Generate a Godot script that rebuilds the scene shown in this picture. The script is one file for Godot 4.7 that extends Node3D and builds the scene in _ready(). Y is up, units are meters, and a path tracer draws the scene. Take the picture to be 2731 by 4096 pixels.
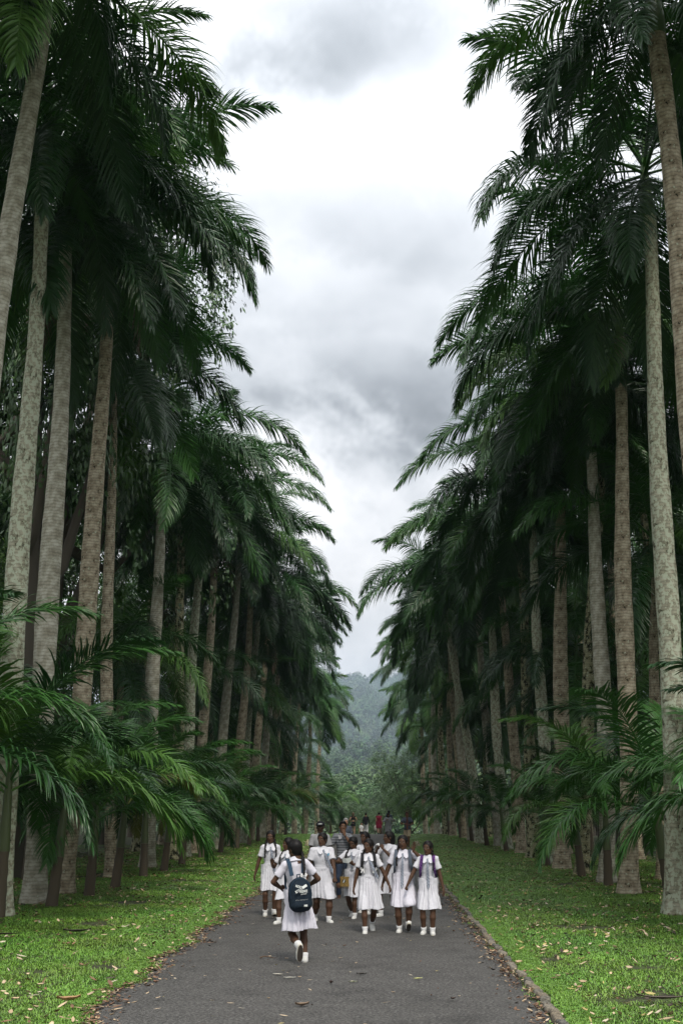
extends Node3D

# ---------------------------------------------------------------- helpers
var counts := {}
var M := {}
var rng := RandomNumberGenerator.new()

class MB:
	var v := PackedVector3Array()
	var n := PackedVector3Array()
	var uv := PackedVector2Array()
	var c := PackedColorArray()
	var idx := PackedInt32Array()
	func add(p: Vector3, nn: Vector3, t := Vector2.ZERO, col := Color.WHITE) -> int:
		v.append(p); n.append(nn); uv.append(t); c.append(col)
		return v.size() - 1
	func tri(i: int, j: int, k: int) -> void:
		var g: Vector3 = (v[k] - v[i]).cross(v[j] - v[i])
		if g.dot(n[i] + n[j] + n[k]) < 0.0:
			idx.append(i); idx.append(k); idx.append(j)
		else:
			idx.append(i); idx.append(j); idx.append(k)
	func quad(a: int, b: int, cc: int, d: int) -> void:
		tri(a, b, cc); tri(a, cc, d)
	func flat_quad(a: Vector3, b: Vector3, cc: Vector3, d: Vector3, col := Color.WHITE) -> void:
		var nn := (cc - a).cross(b - d).normalized()
		quad(add(a, nn, Vector2(0, 0), col), add(b, nn, Vector2(1, 0), col), add(cc, nn, Vector2(1, 1), col), add(d, nn, Vector2(0, 1), col))
	func box(mid: Vector3, half: Vector3, b := Basis(), col := Color.WHITE) -> void:
		for ax in 3:
			for s in [-1.0, 1.0]:
				var nn := Vector3.ZERO; nn[ax] = s
				var u := Vector3.ZERO; u[(ax + 1) % 3] = half[(ax + 1) % 3]
				var w := Vector3.ZERO; w[(ax + 2) % 3] = half[(ax + 2) % 3]
				var o := nn * half[ax]
				var g := b * nn
				quad(add(mid + b * (o - u - w), g, Vector2(0, 0), col), add(mid + b * (o + u - w), g, Vector2(1, 0), col), add(mid + b * (o + u + w), g, Vector2(1, 1), col), add(mid + b * (o - u + w), g, Vector2(0, 1), col))
	# rings: equal-length closed loops (last point repeats the first)
	func loft(rings: Array, vs := 1.0, col := Color.WHITE, cap0 := false, cap1 := false) -> void:
		var R := rings.size()
		var m: int = rings[0].size()
		var first := v.size()
		var along := 0.0
		for r in R:
			var ring: PackedVector3Array = rings[r]
			var a: PackedVector3Array = rings[maxi(r - 1, 0)]
			var b: PackedVector3Array = rings[mini(r + 1, R - 1)]
			var mid := Vector3.ZERO
			for i in m - 1:
				mid += ring[i]
			mid /= float(m - 1)
			if r > 0:
				along += (ring[0] - rings[r - 1][0]).length()
			for i in m:
				var du: Vector3 = ring[(i + 1) % (m - 1)] - ring[(i - 1 + m - 1) % (m - 1)]
				var nn: Vector3 = du.cross(b[i] - a[i]).normalized()
				if nn.dot(ring[i] - mid) < 0.0:
					nn = -nn
				add(ring[i], nn, Vector2(float(i) / (m - 1), along * vs), col)
		for r in R - 1:
			for i in m - 1:
				var q := first + r * m + i
				quad(q, q + 1, q + m + 1, q + m)
		for e in [[cap0, 0], [cap1, R - 1]]:
			if e[0]:
				var ring: PackedVector3Array = rings[e[1]]
				var mid := Vector3.ZERO
				for i in m - 1:
					mid += ring[i]
				mid /= float(m - 1)
				var other: PackedVector3Array = rings[1 if e[1] == 0 else R - 2]
				var nn := (ring[1] - mid).cross(ring[2] - mid).normalized()
				if nn.dot(mid - other[0]) < 0.0:
					nn = -nn
				var k := add(mid, nn, Vector2(0.5, 0.5), col)
				var f := v.size()
				for i in m:
					add(ring[i], nn, Vector2(0.5, 0.5), col)
				for i in m - 1:
					tri(k, f + i, f + i + 1)
	func tube(pts: PackedVector3Array, radii: PackedFloat32Array, sides: int, vs := 1.0, col := Color.WHITE, caps := true, squash := 1.0, flat_axis := Vector3.ZERO) -> void:
		var rings := []
		var t0: Vector3 = (pts[1] - pts[0]).normalized()
		var x := flat_axis
		if x == Vector3.ZERO:
			x = t0.cross(Vector3.RIGHT if absf(t0.x) < 0.8 else Vector3.UP)
		for k in pts.size():
			var t: Vector3 = (pts[mini(k + 1, pts.size() - 1)] - pts[maxi(k - 1, 0)]).normalized()
			x = (x - t * x.dot(t)).normalized()
			var y := t.cross(x)
			var ring := PackedVector3Array()
			for i in sides + 1:
				var a := TAU * (i % sides) / sides
				ring.append(pts[k] + (x * cos(a) + y * sin(a) * squash) * radii[k])
			rings.append(ring)
		loft(rings, vs, col, caps, caps)
	func append(o: MB, t: Transform3D, colors := PackedColorArray()) -> void:
		var f := v.size()
		var bn := t.basis.inverse().transposed()
		for i in o.v.size():
			add(t * o.v[i], (bn * o.n[i]).normalized(), o.uv[i], colors[i] if colors.size() else o.c[i])
		for i in range(0, o.idx.size(), 3):
			tri(f + o.idx[i], f + o.idx[i + 1], f + o.idx[i + 2])
	func mesh(mat: Material = null) -> ArrayMesh:
		var a := []
		a.resize(Mesh.ARRAY_MAX)
		a[Mesh.ARRAY_VERTEX] = v; a[Mesh.ARRAY_NORMAL] = n; a[Mesh.ARRAY_TEX_UV] = uv; a[Mesh.ARRAY_COLOR] = c; a[Mesh.ARRAY_INDEX] = idx
		var m := ArrayMesh.new()
		m.add_surface_from_arrays(Mesh.PRIMITIVE_TRIANGLES, a)
		if mat:
			m.surface_set_material(0, mat)
		return m

func numbered(n: String) -> String:
	counts[n] = counts.get(n, -1) + 1
	return n if counts[n] == 0 else "%s_%03d" % [n, counts[n]]

func tag(o: Node3D, label: String, category: String, group := "", kind := "") -> void:
	if label: o.set_meta("label", label)
	if category: o.set_meta("category", category)
	if group: o.set_meta("group", group)
	if kind: o.set_meta("kind", kind)

func thing(called: String, label: String, category: String, at: Vector3, yaw := 0.0, group := "", kind := "") -> Node3D:
	var o := Node3D.new()
	o.name = numbered(called)
	o.position = at
	o.rotation.y = yaw
	add_child(o)
	tag(o, label, category, group, kind)
	return o

func part(called: String, m: Mesh, mat: Material, parent: Node3D, t := Transform3D()) -> MeshInstance3D:
	var o := MeshInstance3D.new()
	o.name = called
	o.mesh = m
	if mat:
		o.material_override = mat
	o.transform = t
	parent.add_child(o, true)
	return o

func single(called: String, m: Mesh, mat: Material, label: String, category: String, at := Vector3.ZERO, group := "", kind := "") -> MeshInstance3D:
	var o := MeshInstance3D.new()
	o.name = numbered(called)
	o.mesh = m
	if mat:
		o.material_override = mat
	o.position = at
	add_child(o)
	tag(o, label, category, group, kind)
	return o

func scatter(called: String, m: Mesh, where: Array[Transform3D], tints: PackedColorArray, label: String, category: String, kind := "stuff", parent: Node3D = self) -> MultiMeshInstance3D:
	var mm := MultiMesh.new()
	mm.transform_format = MultiMesh.TRANSFORM_3D
	mm.use_colors = tints.size() > 0
	mm.mesh = m
	mm.instance_count = where.size()
	for i in where.size():
		mm.set_instance_transform(i, where[i])
		if tints.size():
			mm.set_instance_color(i, tints[i])
	var o := MultiMeshInstance3D.new()
	o.name = numbered(called) if parent == self else called
	o.multimesh = mm
	parent.add_child(o, true)
	tag(o, label, category, "", kind)
	return o

func R(a: float, b: float) -> float:
	return rng.randf_range(a, b)

func lin(r: float, g: float, b: float) -> Color:   # a base colour given as linear reflectance
	return Color(r, g, b).linear_to_srgb()

func mat(col: Color, rough := 0.8, spec := 0.5) -> StandardMaterial3D:
	var m := StandardMaterial3D.new()
	m.albedo_color = col
	m.roughness = rough
	m.metallic_specular = spec
	return m

func noise_tex(size: int, freq: float, octaves: int, seed_: int, c0: Color, c1: Color, lo := 0.25, hi := 0.75) -> ImageTexture:
	var f := FastNoiseLite.new()
	f.seed = seed_; f.frequency = freq; f.fractal_octaves = octaves; f.noise_type = FastNoiseLite.TYPE_SIMPLEX_SMOOTH
	var d := f.get_seamless_image(size, size).get_data()
	var out := PackedByteArray(); out.resize(size * size * 3)
	for i in size * size:
		var t := clampf((d[i] / 255.0 - lo) / (hi - lo), 0.0, 1.0)
		out[i * 3] = int(255.0 * lerpf(c0.r, c1.r, t)); out[i * 3 + 1] = int(255.0 * lerpf(c0.g, c1.g, t)); out[i * 3 + 2] = int(255.0 * lerpf(c0.b, c1.b, t))
	return ImageTexture.create_from_image(Image.create_from_data(size, size, false, Image.FORMAT_RGB8, out))

func gy(x: float, z: float) -> float:   # the lie of the land
	var d := -z
	var y := 0.0
	if d > 82.0:
		var u := d - 82.0
		y = -0.00156 * u * u if u < 60.0 else -5.62 - 10.0 * (1.0 - exp(-(u - 60.0) * 0.0187))
	if d < 120.0 and absf(x + 0.55) > 9.5:      # low banks behind the palm rows
		y += 0.9 * smoothstep(9.5, 26.0, absf(x + 0.55)) * (1.0 - smoothstep(80.0, 120.0, d))
	return y

# ---------------------------------------------------------------- scene
func _ready() -> void:
	rng.seed = 7
	# camera
	var cam := Camera3D.new()
	cam.position = Vector3(0, 2.0, 0)
	cam.rotation_degrees = Vector3(14.57, 1.5, 0)
	cam.fov = 48.68
	cam.near = 0.1
	cam.far = 4000.0
	add_child(cam)
	# air and sky
	var we := WorldEnvironment.new()
	var e := Environment.new()
	e.background_mode = Environment.BG_SKY
	var sky := Sky.new()
	var pano := PanoramaSkyMaterial.new()
	pano.panorama = cloud_sky()
	sky.sky_material = pano
	e.sky = sky
	e.tonemap_mode = Environment.TONE_MAPPER_LINEAR
	e.tonemap_exposure = 1.82
	e.fog_enabled = true
	e.fog_density = 0.00015
	e.fog_light_color = Color(0.80, 0.88, 0.95)
	e.volumetric_fog_enabled = true; e.volumetric_fog_density = 0.0
	e.sdfgi_enabled = true; e.ssao_enabled = true; e.ssil_enabled = true
	we.environment = e
	add_child(we)
	# the sun, blurred by the cloud
	var sun := DirectionalLight3D.new()
	sun.name = "sun"
	sun.light_energy = 0.5
	sun.light_color = Color(1.0, 0.97, 0.92)
	sun.light_angular_distance = 14.0
	sun.rotation_degrees = Vector3(-52, 16, 0)
	sun.shadow_enabled = true
	add_child(sun)

	materials()
	ground()
	palms()
	forest()
	hill()
	grass_and_litter()
	people()

func cloud_sky() -> ImageTexture:
	var W := 2048; var H := 1024
	var f := FastNoiseLite.new(); f.seed = 11; f.frequency = 2.2; f.fractal_octaves = 6; f.fractal_gain = 0.55; f.noise_type = FastNoiseLite.TYPE_SIMPLEX_SMOOTH
	f.domain_warp_enabled = true; f.domain_warp_amplitude = 0.25; f.domain_warp_frequency = 2.5
	var g := FastNoiseLite.new(); g.seed = 5; g.frequency = 6.5; g.fractal_octaves = 5; g.fractal_gain = 0.55; g.noise_type = FastNoiseLite.TYPE_SIMPLEX_SMOOTH
	# grey cloud bodies: azimuth (deg, right of the avenue), elevation, half width, half height, depth
	var bodies := [[0.5, 19.8, 13.0, 4.0, 0.95], [-3.0, 23.0, 14.0, 6.0, 0.66], [2.0, 27.0, 13.0, 6.0, 0.62], [-3.0, 29.5, 10.0, 3.6, 0.5], [2.0, 37.5, 7.0, 4.6, 0.72]]
	var r := RandomNumberGenerator.new(); r.seed = 3
	for i in 60:
		var az := 16.0 + 328.0 * r.randf()
		bodies.append([az, r.randf_range(8.0, 62.0), r.randf_range(7.0, 14.0), r.randf_range(3.4, 6.0), r.randf_range(0.45, 0.85)])
	var buf := PackedFloat32Array(); buf.resize(W * H * 3)
	for y in H:
		var el := 90.0 - 180.0 * (y + 0.5) / H
		var near := []
		for b in bodies:
			if absf(el - b[1]) < b[3] * 2.6 + 3.0:
				near.append(b)
		var se := sin(deg_to_rad(maxf(el, 0.0))); var ce := cos(deg_to_rad(el))
		var base := 0.55 * (1.0 + 1.7 * se) / 1.25
		for x in W:
			var o := (y * W + x) * 3
			if el < -4.0:
				buf[o] = 0.05; buf[o + 1] = 0.055; buf[o + 2] = 0.04
				continue
			var az := 360.0 * (x + 0.5) / W
			var a := deg_to_rad(az)
			var d := Vector3(sin(a) * ce, se * 1.5, cos(a) * ce)
			var n1 := f.get_noise_3dv(d)
			var n2 := g.get_noise_3dv(d)
			var dark := clampf(0.14 + 0.5 * n1 + 0.2 * n2, 0.0, 0.5)
			for b in near:
				var da: float = fposmod(az - b[0] + 180.0, 360.0) - 180.0
				var u: float = (da + 8.0 * n1 + 2.5 * n2) * ce / b[2]
				var v: float = (el - b[1] + 2.4 * n1 + 1.2 * n2) / b[3]
				if v < 0.0:
					v *= 1.6      # flatter, sharper undersides
				var q := u * u + v * v
				if q < 6.0:
					dark = maxf(dark, b[4] * exp(-q * 0.75) * (1.0 + 0.25 * n2 + 0.15 * n1) + 0.07 * n2)
			dark = clampf(dark, 0.0, 1.0)
			var k := base * 1.12 * (1.0 - 0.74 * dark)
			buf[o] = k * (1.0 - 0.15 * dark); buf[o + 1] = k * (1.0 - 0.06 * dark); buf[o + 2] = k * (1.02 + 0.03 * dark)
	return ImageTexture.create_from_image(Image.create_from_data(W, H, false, Image.FORMAT_RGBF, buf.to_byte_array()))

# ---------------------------------------------------------------- materials
func bark(seed_: int, base: Color, dark: Color, ring: float, lichen: float, moss: float) -> StandardMaterial3D:
	var S := 512
	var mk := func(fr: float, oc: int, sd: int) -> PackedByteArray:
		var f := FastNoiseLite.new(); f.seed = sd; f.frequency = fr; f.fractal_octaves = oc; f.noise_type = FastNoiseLite.TYPE_SIMPLEX_SMOOTH
		return f.get_seamless_image(S, S).get_data()
	var a: PackedByteArray = mk.call(0.012, 5, seed_)
	var b: PackedByteArray = mk.call(0.05, 3, seed_ + 1)
	var w: PackedByteArray = mk.call(0.02, 3, seed_ + 2)
	var cells := FastNoiseLite.new(); cells.seed = seed_ + 3; cells.noise_type = FastNoiseLite.TYPE_CELLULAR; cells.frequency = 0.05
	cells.cellular_return_type = FastNoiseLite.RETURN_DISTANCE
	var l := cells.get_seamless_image(S, S, false, false, 0.1, false).get_data()
	var col := PackedByteArray(); col.resize(S * S * 3)
	var hgt := PackedByteArray(); hgt.resize(S * S)
	for y in S:
		for x in S:
			var i := y * S + x
			var t: float = a[i] / 255.0
			var fine: float = b[i] / 255.0
			var ph: float = (y + (w[i] / 255.0 - 0.5) * 9.0) / S * 24.0
			var rg := 1.0 - pow(absf(sin(ph * PI)), 7.0)
			var k := clampf(0.5 + 1.3 * (t - 0.5) + 0.4 * (fine - 0.5), 0.0, 1.0)
			var r := lerpf(dark.r, base.r, k); var g := lerpf(dark.g, base.g, k); var bl := lerpf(dark.b, base.b, k)
			var s := 1.0 - ring * (1.0 - rg) * 0.17
			r *= s; g *= s; bl *= s
			if moss > 0.0 and t + 0.5 * (fine - 0.5) < moss:
				var q := clampf((moss - t - 0.5 * (fine - 0.5)) * 9.0, 0.0, 0.9)
				r = lerpf(r, 0.09, q); g = lerpf(g, 0.11, q); bl = lerpf(bl, 0.06, q)
			var lv: float = l[i] / 255.0 + (fine - 0.5) * 0.25 + (1.0 - w[i] / 255.0) * 0.55
			if lv < lichen:
				var q := clampf((lichen - lv) * 14.0, 0.0, 0.85)
				r = lerpf(r, 0.72, q); g = lerpf(g, 0.75, q); bl = lerpf(bl, 0.66, q)
			col[i * 3] = int(clampf(r, 0, 1) * 255); col[i * 3 + 1] = int(clampf(g, 0, 1) * 255); col[i * 3 + 2] = int(clampf(bl, 0, 1) * 255)
			hgt[i] = int(clampf(0.35 + 0.4 * rg + 0.2 * fine, 0, 1) * 255)
	var m := StandardMaterial3D.new()
	m.albedo_texture = ImageTexture.create_from_image(Image.create_from_data(S, S, false, Image.FORMAT_RGB8, col))
	m.heightmap_enabled = true
	m.heightmap_texture = ImageTexture.create_from_image(Image.create_from_data(S, S, false, Image.FORMAT_L8, hgt))
	m.heightmap_scale = 0.4
	m.roughness = 0.9
	m.metallic_specular = 0.35
	return m

func leaf_mat(col: Color, rough: float, back: float, spec := 0.5) -> StandardMaterial3D:
	var m := mat(col, rough, spec)
	m.vertex_color_use_as_albedo = true
	if back > 0.0:
		m.backlight_enabled = true
		m.backlight = Color(back, back, back)
	return m

func materials() -> void:
	M.bark_grey = bark(21, Color(0.78, 0.77, 0.71), Color(0.56, 0.54, 0.47), 0.8, 0.20, 0.0)
	M.bark_brown = bark(31, Color(0.74, 0.70, 0.61), Color(0.50, 0.45, 0.37), 1.0, 0.33, 0.12)
	M.bark_lichen = bark(41, Color(0.70, 0.69, 0.61), Color(0.50, 0.49, 0.41), 0.8, 0.50, 0.16)
	M.bark_moss = bark(51, Color(0.66, 0.65, 0.53), Color(0.42, 0.41, 0.30), 0.8, 0.34, 0.38)
	M.shaft = mat(lin(0.07, 0.13, 0.035), 0.4)
	M.stem_green = mat(lin(0.055, 0.075, 0.022), 0.5)
	M.stem_brown = mat(lin(0.075, 0.058, 0.036), 0.8)
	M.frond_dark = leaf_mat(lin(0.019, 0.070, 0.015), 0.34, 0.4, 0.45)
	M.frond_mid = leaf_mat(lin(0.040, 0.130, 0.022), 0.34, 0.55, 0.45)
	M.frond_bright = leaf_mat(lin(0.075, 0.18, 0.030), 0.4, 0.6, 0.42)
	M.frond_yellow = leaf_mat(lin(0.17, 0.19, 0.035), 0.5, 0.5)
	M.frond_dead = leaf_mat(lin(0.09, 0.066, 0.044), 0.9, 0.2)
	M.leaf_dark = leaf_mat(lin(0.050, 0.110, 0.030), 0.45, 0.3)
	M.leaf_mid = leaf_mat(lin(0.075, 0.165, 0.038), 0.45, 0.4)
	M.leaf_bright = leaf_mat(lin(0.13, 0.26, 0.045), 0.45, 0.6)
	M.tree_bark = mat(lin(0.10, 0.085, 0.065), 0.95)
	M.grass = leaf_mat(lin(0.18, 0.35, 0.05), 0.36, 0.5, 0.6)
	M.litter = leaf_mat(lin(1, 1, 1), 0.7, 0.15)

# ---------------------------------------------------------------- ground
const PATH_L := -2.80
const PATH_R := 1.72

func edge(side: float, z: float) -> float:   # the ragged edge of the asphalt
	var w := 0.05 * sin(z * 1.9 + side * 2.0) + 0.035 * sin(z * 4.7 + side) + 0.02 * sin(z * 11.3)
	return (PATH_L + w * 1.6) if side < 0.0 else (PATH_R + w * 0.35)

func sheet(xs: Array, zs: Array, lift: float) -> MB:
	var mb := MB.new()
	for z in zs:
		for x in xs:
			var nn := Vector3(gy(x - 0.5, z) - gy(x + 0.5, z), 1.0, gy(x, z - 0.5) - gy(x, z + 0.5)).normalized()
			mb.add(Vector3(x, gy(x, z) + lift, z), nn, Vector2(x, z))
	var m := xs.size()
	for r in zs.size() - 1:
		for i in m - 1:
			var q := r * m + i
			mb.quad(q, q + 1, q + m + 1, q + m)
	return mb

func ground() -> void:
	var xs := []
	for i in range(-30, 31):
		xs.append(-0.55 + signf(i) * 700.0 * pow(absf(i) / 30.0, 3.2))
	var zs := []
	var z := 60.0
	while z > -1400.0:
		zs.append(z)
		z -= 3.0 if z > -240.0 else 24.0
	var soil := StandardMaterial3D.new()
	soil.albedo_texture = noise_tex(512, 0.02, 5, 61, Color(0.16, 0.15, 0.09), Color(0.25, 0.31, 0.12))
	soil.uv1_triplanar = true; soil.uv1_world_triplanar = true
	soil.uv1_scale = Vector3(0.5, 0.5, 0.5)
	soil.roughness = 0.95
	single("ground", sheet(xs, zs, 0.0).mesh(), soil, "lawn soil under the grass, running out past the palms to the valley", "", Vector3.ZERO, "", "structure")
	# asphalt path, mottled by years of wear
	var stain := FastNoiseLite.new(); stain.seed = 88; stain.frequency = 0.35; stain.fractal_octaves = 4
	var mb := MB.new()
	z = 12.0
	var row := 0
	while z > -150.0:
		var l := edge(-1, z); var r := edge(1, z)
		for i in 25:
			var x := lerpf(l, r, i / 24.0)
			var cam := 0.035 * (1.0 - pow(absf(i - 12.0) / 12.0, 2.0))
			var st := clampf(1.0 + 0.38 * stain.get_noise_2d(x * 2.2, z * 1.4) + 0.40 * stain.get_noise_2d(x * 7.0 + 90.0, z * 5.0), 0.6, 1.6)
			mb.add(Vector3(x, gy(x, z) + 0.006 + cam, z), Vector3(0.02 * (i - 12) / 12.0, 1, (gy(0, z - 0.5) - gy(0, z + 0.5))).normalized(), Vector2(x, z), Color(st, st, st))
		if row > 0:
			for i in 24:
				var q := row * 25 + i
				mb.quad(q - 25, q - 24, q + 1, q)
		row += 1
		z -= 0.14 if z > -60.0 else 1.0
	var asp := asphalt()
	single("path", mb.mesh(), asp, "grey asphalt path running straight down the middle of the avenue", "", Vector3.ZERO, "", "structure")
	# kerb stones along the right edge
	var kerb := thing("path_edging", "row of worn flat edging stones along the right side of the path", "", Vector3.ZERO, 0, "", "structure")
	var stones := []
	for k in 5:
		var s := MB.new()
		var L := R(0.10, 0.15)
		var top := []
		for ring in 3:
			var pr := PackedVector3Array()
			var inset: float = [0.0, 0.0, 0.018][ring]
			for i in 9:
				var a := TAU * ((i % 8) + 0.5) / 8.0
				var ex := signf(cos(a)) * pow(absf(cos(a)), 0.45); var ez := signf(sin(a)) * pow(absf(sin(a)), 0.45)
				pr.append(Vector3(ex * (0.052 - inset), [-0.06, 0.03, 0.045][ring] + 0.006 * sin(i * 2.3 + k), ez * (L - inset)))
			top.append(pr)
		s.loft(top, 1.0, Color.WHITE, false, true)
		stones.append(s.mesh())
	var smats := []
	for k in 4:
		var m := StandardMaterial3D.new()
		m.albedo_texture = noise_tex(128, 0.05, 4, 70 + k, [Color(0.28, 0.27, 0.24), Color(0.33, 0.31, 0.28), Color(0.25, 0.25, 0.23), Color(0.34, 0.31, 0.26)][k], [Color(0.50, 0.48, 0.43), Color(0.54, 0.51, 0.45), Color(0.43, 0.42, 0.39), Color(0.52, 0.48, 0.41)][k])
		m.uv1_triplanar = true; m.uv1_scale = Vector3(3, 3, 3)
		m.roughness = 0.9
		smats.append(m)
	z = -8.5
	while z > -62.0:
		var L := R(0.21, 0.30)
		var b := Basis(Vector3.UP, R(-0.12, 0.12)) * Basis(Vector3.FORWARD, R(-0.12, 0.12)) * Basis.from_scale(Vector3(R(0.85, 1.15), 1.0, L / 0.27))
		if rng.randf() > 0.06:
			part("stone", stones[rng.randi() % 5], smats[rng.randi() % 4], kerb, Transform3D(b, Vector3(edge(1, z) + 0.075 + R(-0.012, 0.012), R(-0.006, 0.012), z)))
		z -= L + 0.02

func asphalt() -> StandardMaterial3D:
	var S := 1024
	var f := FastNoiseLite.new(); f.seed = 81; f.frequency = 0.05; f.fractal_octaves = 4; f.fractal_gain = 0.8
	var fine := f.get_seamless_image(S, S).get_data()
	f.seed = 82; f.frequency = 0.006; f.fractal_octaves = 5
	var big := f.get_seamless_image(S, S).get_data()
	var col := PackedByteArray(); col.resize(S * S * 3)
	var r := RandomNumberGenerator.new(); r.seed = 83
	for i in S * S:
		var t: float = (fine[i] / 255.0 - 0.5) * 1.9 + (big[i] / 255.0 - 0.5) * 0.35
		var v := 0.30 + 0.22 * t + r.randf_range(-0.035, 0.035)
		if r.randf() < 0.02:
			v += r.randf_range(0.1, 0.35)
		v = clampf(v, 0.1, 0.85)
		col[i * 3] = int(v * 255); col[i * 3 + 1] = int(v * 0.985 * 255); col[i * 3 + 2] = int(v * 0.955 * 255)
	var m := StandardMaterial3D.new()
	m.albedo_texture = ImageTexture.create_from_image(Image.create_from_data(S, S, false, Image.FORMAT_RGB8, col))
	m.uv1_scale = Vector3(0.4, 0.4, 0.4)
	m.heightmap_enabled = true
	f.seed = 84; f.frequency = 0.2; f.fractal_octaves = 2
	m.heightmap_texture = ImageTexture.create_from_image(f.get_seamless_image(S, S))
	m.heightmap_scale = 0.8
	m.vertex_color_use_as_albedo = true
	m.roughness = 0.75
	m.metallic_specular = 0.4
	return m

# ---------------------------------------------------------------- palms
func frond(L: float, e0: float, e1: float, pairs: int, ll: float, lw: float, plume: float, droop: float, bend := 0.0) -> ArrayMesh:
	var mb := MB.new()
	var N := 16
	var pts := PackedVector3Array(); var rad := PackedFloat32Array()
	var p := Vector3.ZERO
	var yaw := 0.0
	for i in N + 1:
		var t := float(i) / N
		pts.append(p)
		rad.append(lerpf(0.045, 0.006, pow(t, 0.7)) * L / 4.6)
		var el := deg_to_rad(lerpf(e0, e1, pow(t, 1.15)))
		yaw = bend * t * t
		p += Vector3(cos(el) * cos(yaw), sin(el), cos(el) * sin(yaw)) * L / N
	mb.tube(pts, rad, 5, 1.0, Color(1.5, 1.45, 0.9), false, 0.7)
	for k in pairs:
		var t0 := 0.13 + 0.87 * (k + 0.5) / pairs
		for s: float in [-1.0, 1.0]:
			var t := clampf(t0 + R(-0.4, 0.4) / pairs, 0.0, 0.999)
			var fi := t * N
			var i0 := int(fi)
			var o: Vector3 = pts[i0].lerp(pts[i0 + 1], fi - i0)
			var T: Vector3 = (pts[i0 + 1] - pts[i0]).normalized()
			var S := T.cross(Vector3.UP).normalized() * s
			var U := (T.cross(S) * s * -1.0)
			if U.y < 0.0: U = -U
			var A := deg_to_rad(lerpf(68.0, 26.0, pow(t, 1.6)) + R(-7, 7))
			var pl := deg_to_rad(R(-plume, plume) + 12.0)
			var d := (T * cos(A) + (S * cos(pl) + U * sin(pl)) * sin(A)).normalized()
			var len := ll * (0.55 + 0.45 * sin(PI * clampf(t * 1.15 - 0.08, 0, 1))) * R(0.82, 1.1) * (1.0 if t < 0.8 else lerpf(1.0, 0.62, (t - 0.8) / 0.2))
			var w := lw * R(0.8, 1.15)
			var tint := R(0.72, 1.3)
			var col := Color(tint * R(0.9, 1.15), tint, tint * R(0.8, 1.1))
			var seg := 4
			var q := o
			var last := [-1, -1, -1]
			for j in seg + 1:
				var u := float(j) / seg
				var wv := (T - d * T.dot(d)).normalized()
				var nn := wv.cross(d).normalized()
				if nn.y < 0.0: nn = -nn
				var hw: float = w * [0.45, 1.0, 0.92, 0.62, 0.02][j] * 0.5
				var tipc := col if j < 4 else col * Color(1.5, 1.15, 0.9)
				var a := mb.add(q - wv * hw + nn * hw * 0.42, (nn + wv * 0.38).normalized(), Vector2(0, u), tipc)
				var m := mb.add(q, nn, Vector2(0.5, u), tipc * 1.1)
				var b := mb.add(q + wv * hw + nn * hw * 0.42, (nn - wv * 0.38).normalized(), Vector2(1, u), tipc)
				if j > 0:
					mb.quad(last[0], last[1], m, a)
					mb.quad(last[1], last[2], b, m)
				last = [a, m, b]
				q += d * len / seg
				d = (d + Vector3.DOWN * droop * (0.35 + u) * R(0.8, 1.2)).normalized()
	return mb.mesh()

var fronds := {}
var ordinals := ["first", "second", "third", "fourth", "fifth", "sixth", "seventh", "eighth", "ninth", "tenth", "eleventh", "twelfth", "thirteenth", "fourteenth", "fifteenth", "sixteenth", "seventeenth", "eighteenth", "nineteenth", "twentieth", "twenty-first", "twenty-second", "twenty-third", "twenty-fourth", "twenty-fifth", "twenty-sixth", "twenty-seventh", "twenty-eighth"]

func put_frond(kind: String, root: Node3D, at: Vector3, yaw: float, size: float, m: Material, roll := 0.0) -> void:
	var set_: Array = fronds[kind]
	var b := Basis(Vector3.UP, yaw) * Basis(Vector3.RIGHT, roll) * Basis.from_scale(Vector3(size, size, size))
	part("frond", set_[rng.randi() % set_.size()], m, root, Transform3D(b, at))

func trunk_mesh(top: Vector3, r0: float, r1: float, bulge: float, sway: Vector2) -> ArrayMesh:
	var mb := MB.new()
	var rings := []
	var n := 44
	var sides := 18
	for k in n + 1:
		var t := float(k) / n
		var mid := Vector3(top.x * t + sway.x * sin(t * PI) + 0.04 * sin(t * 9.0 + sway.y * 9.0), -0.1 + (top.y + 0.1) * t, top.z * t + sway.y * sin(t * PI))
		var h := t * top.y
		var r := lerpf(r0, r1, smoothstep(0.25, 1.0, t)) + bulge * exp(-pow((t - 0.45) / 0.2, 2.0)) + 0.11 * exp(-h / 0.4) + 0.006 * sin(h * 3.1 + sway.x * 20.0) + 0.004 * sin(h * 7.7)
		var ring := PackedVector3Array()
		for i in sides + 1:
			var a := TAU * (i % sides) / sides
			var rr := r * (1.0 + (0.08 * sin(a * 5.0 + sway.x * 30.0) + 0.05 * sin(a * 9.0)) * exp(-h / 0.4) + 0.012 * sin(a * 2.0 + h * 0.8))
			ring.append(mid + Vector3(cos(a), 0, sin(a)) * rr)
		rings.append(ring)
	mb.loft(rings, 0.55, Color.WHITE, false, true)
	return mb.mesh()

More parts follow.
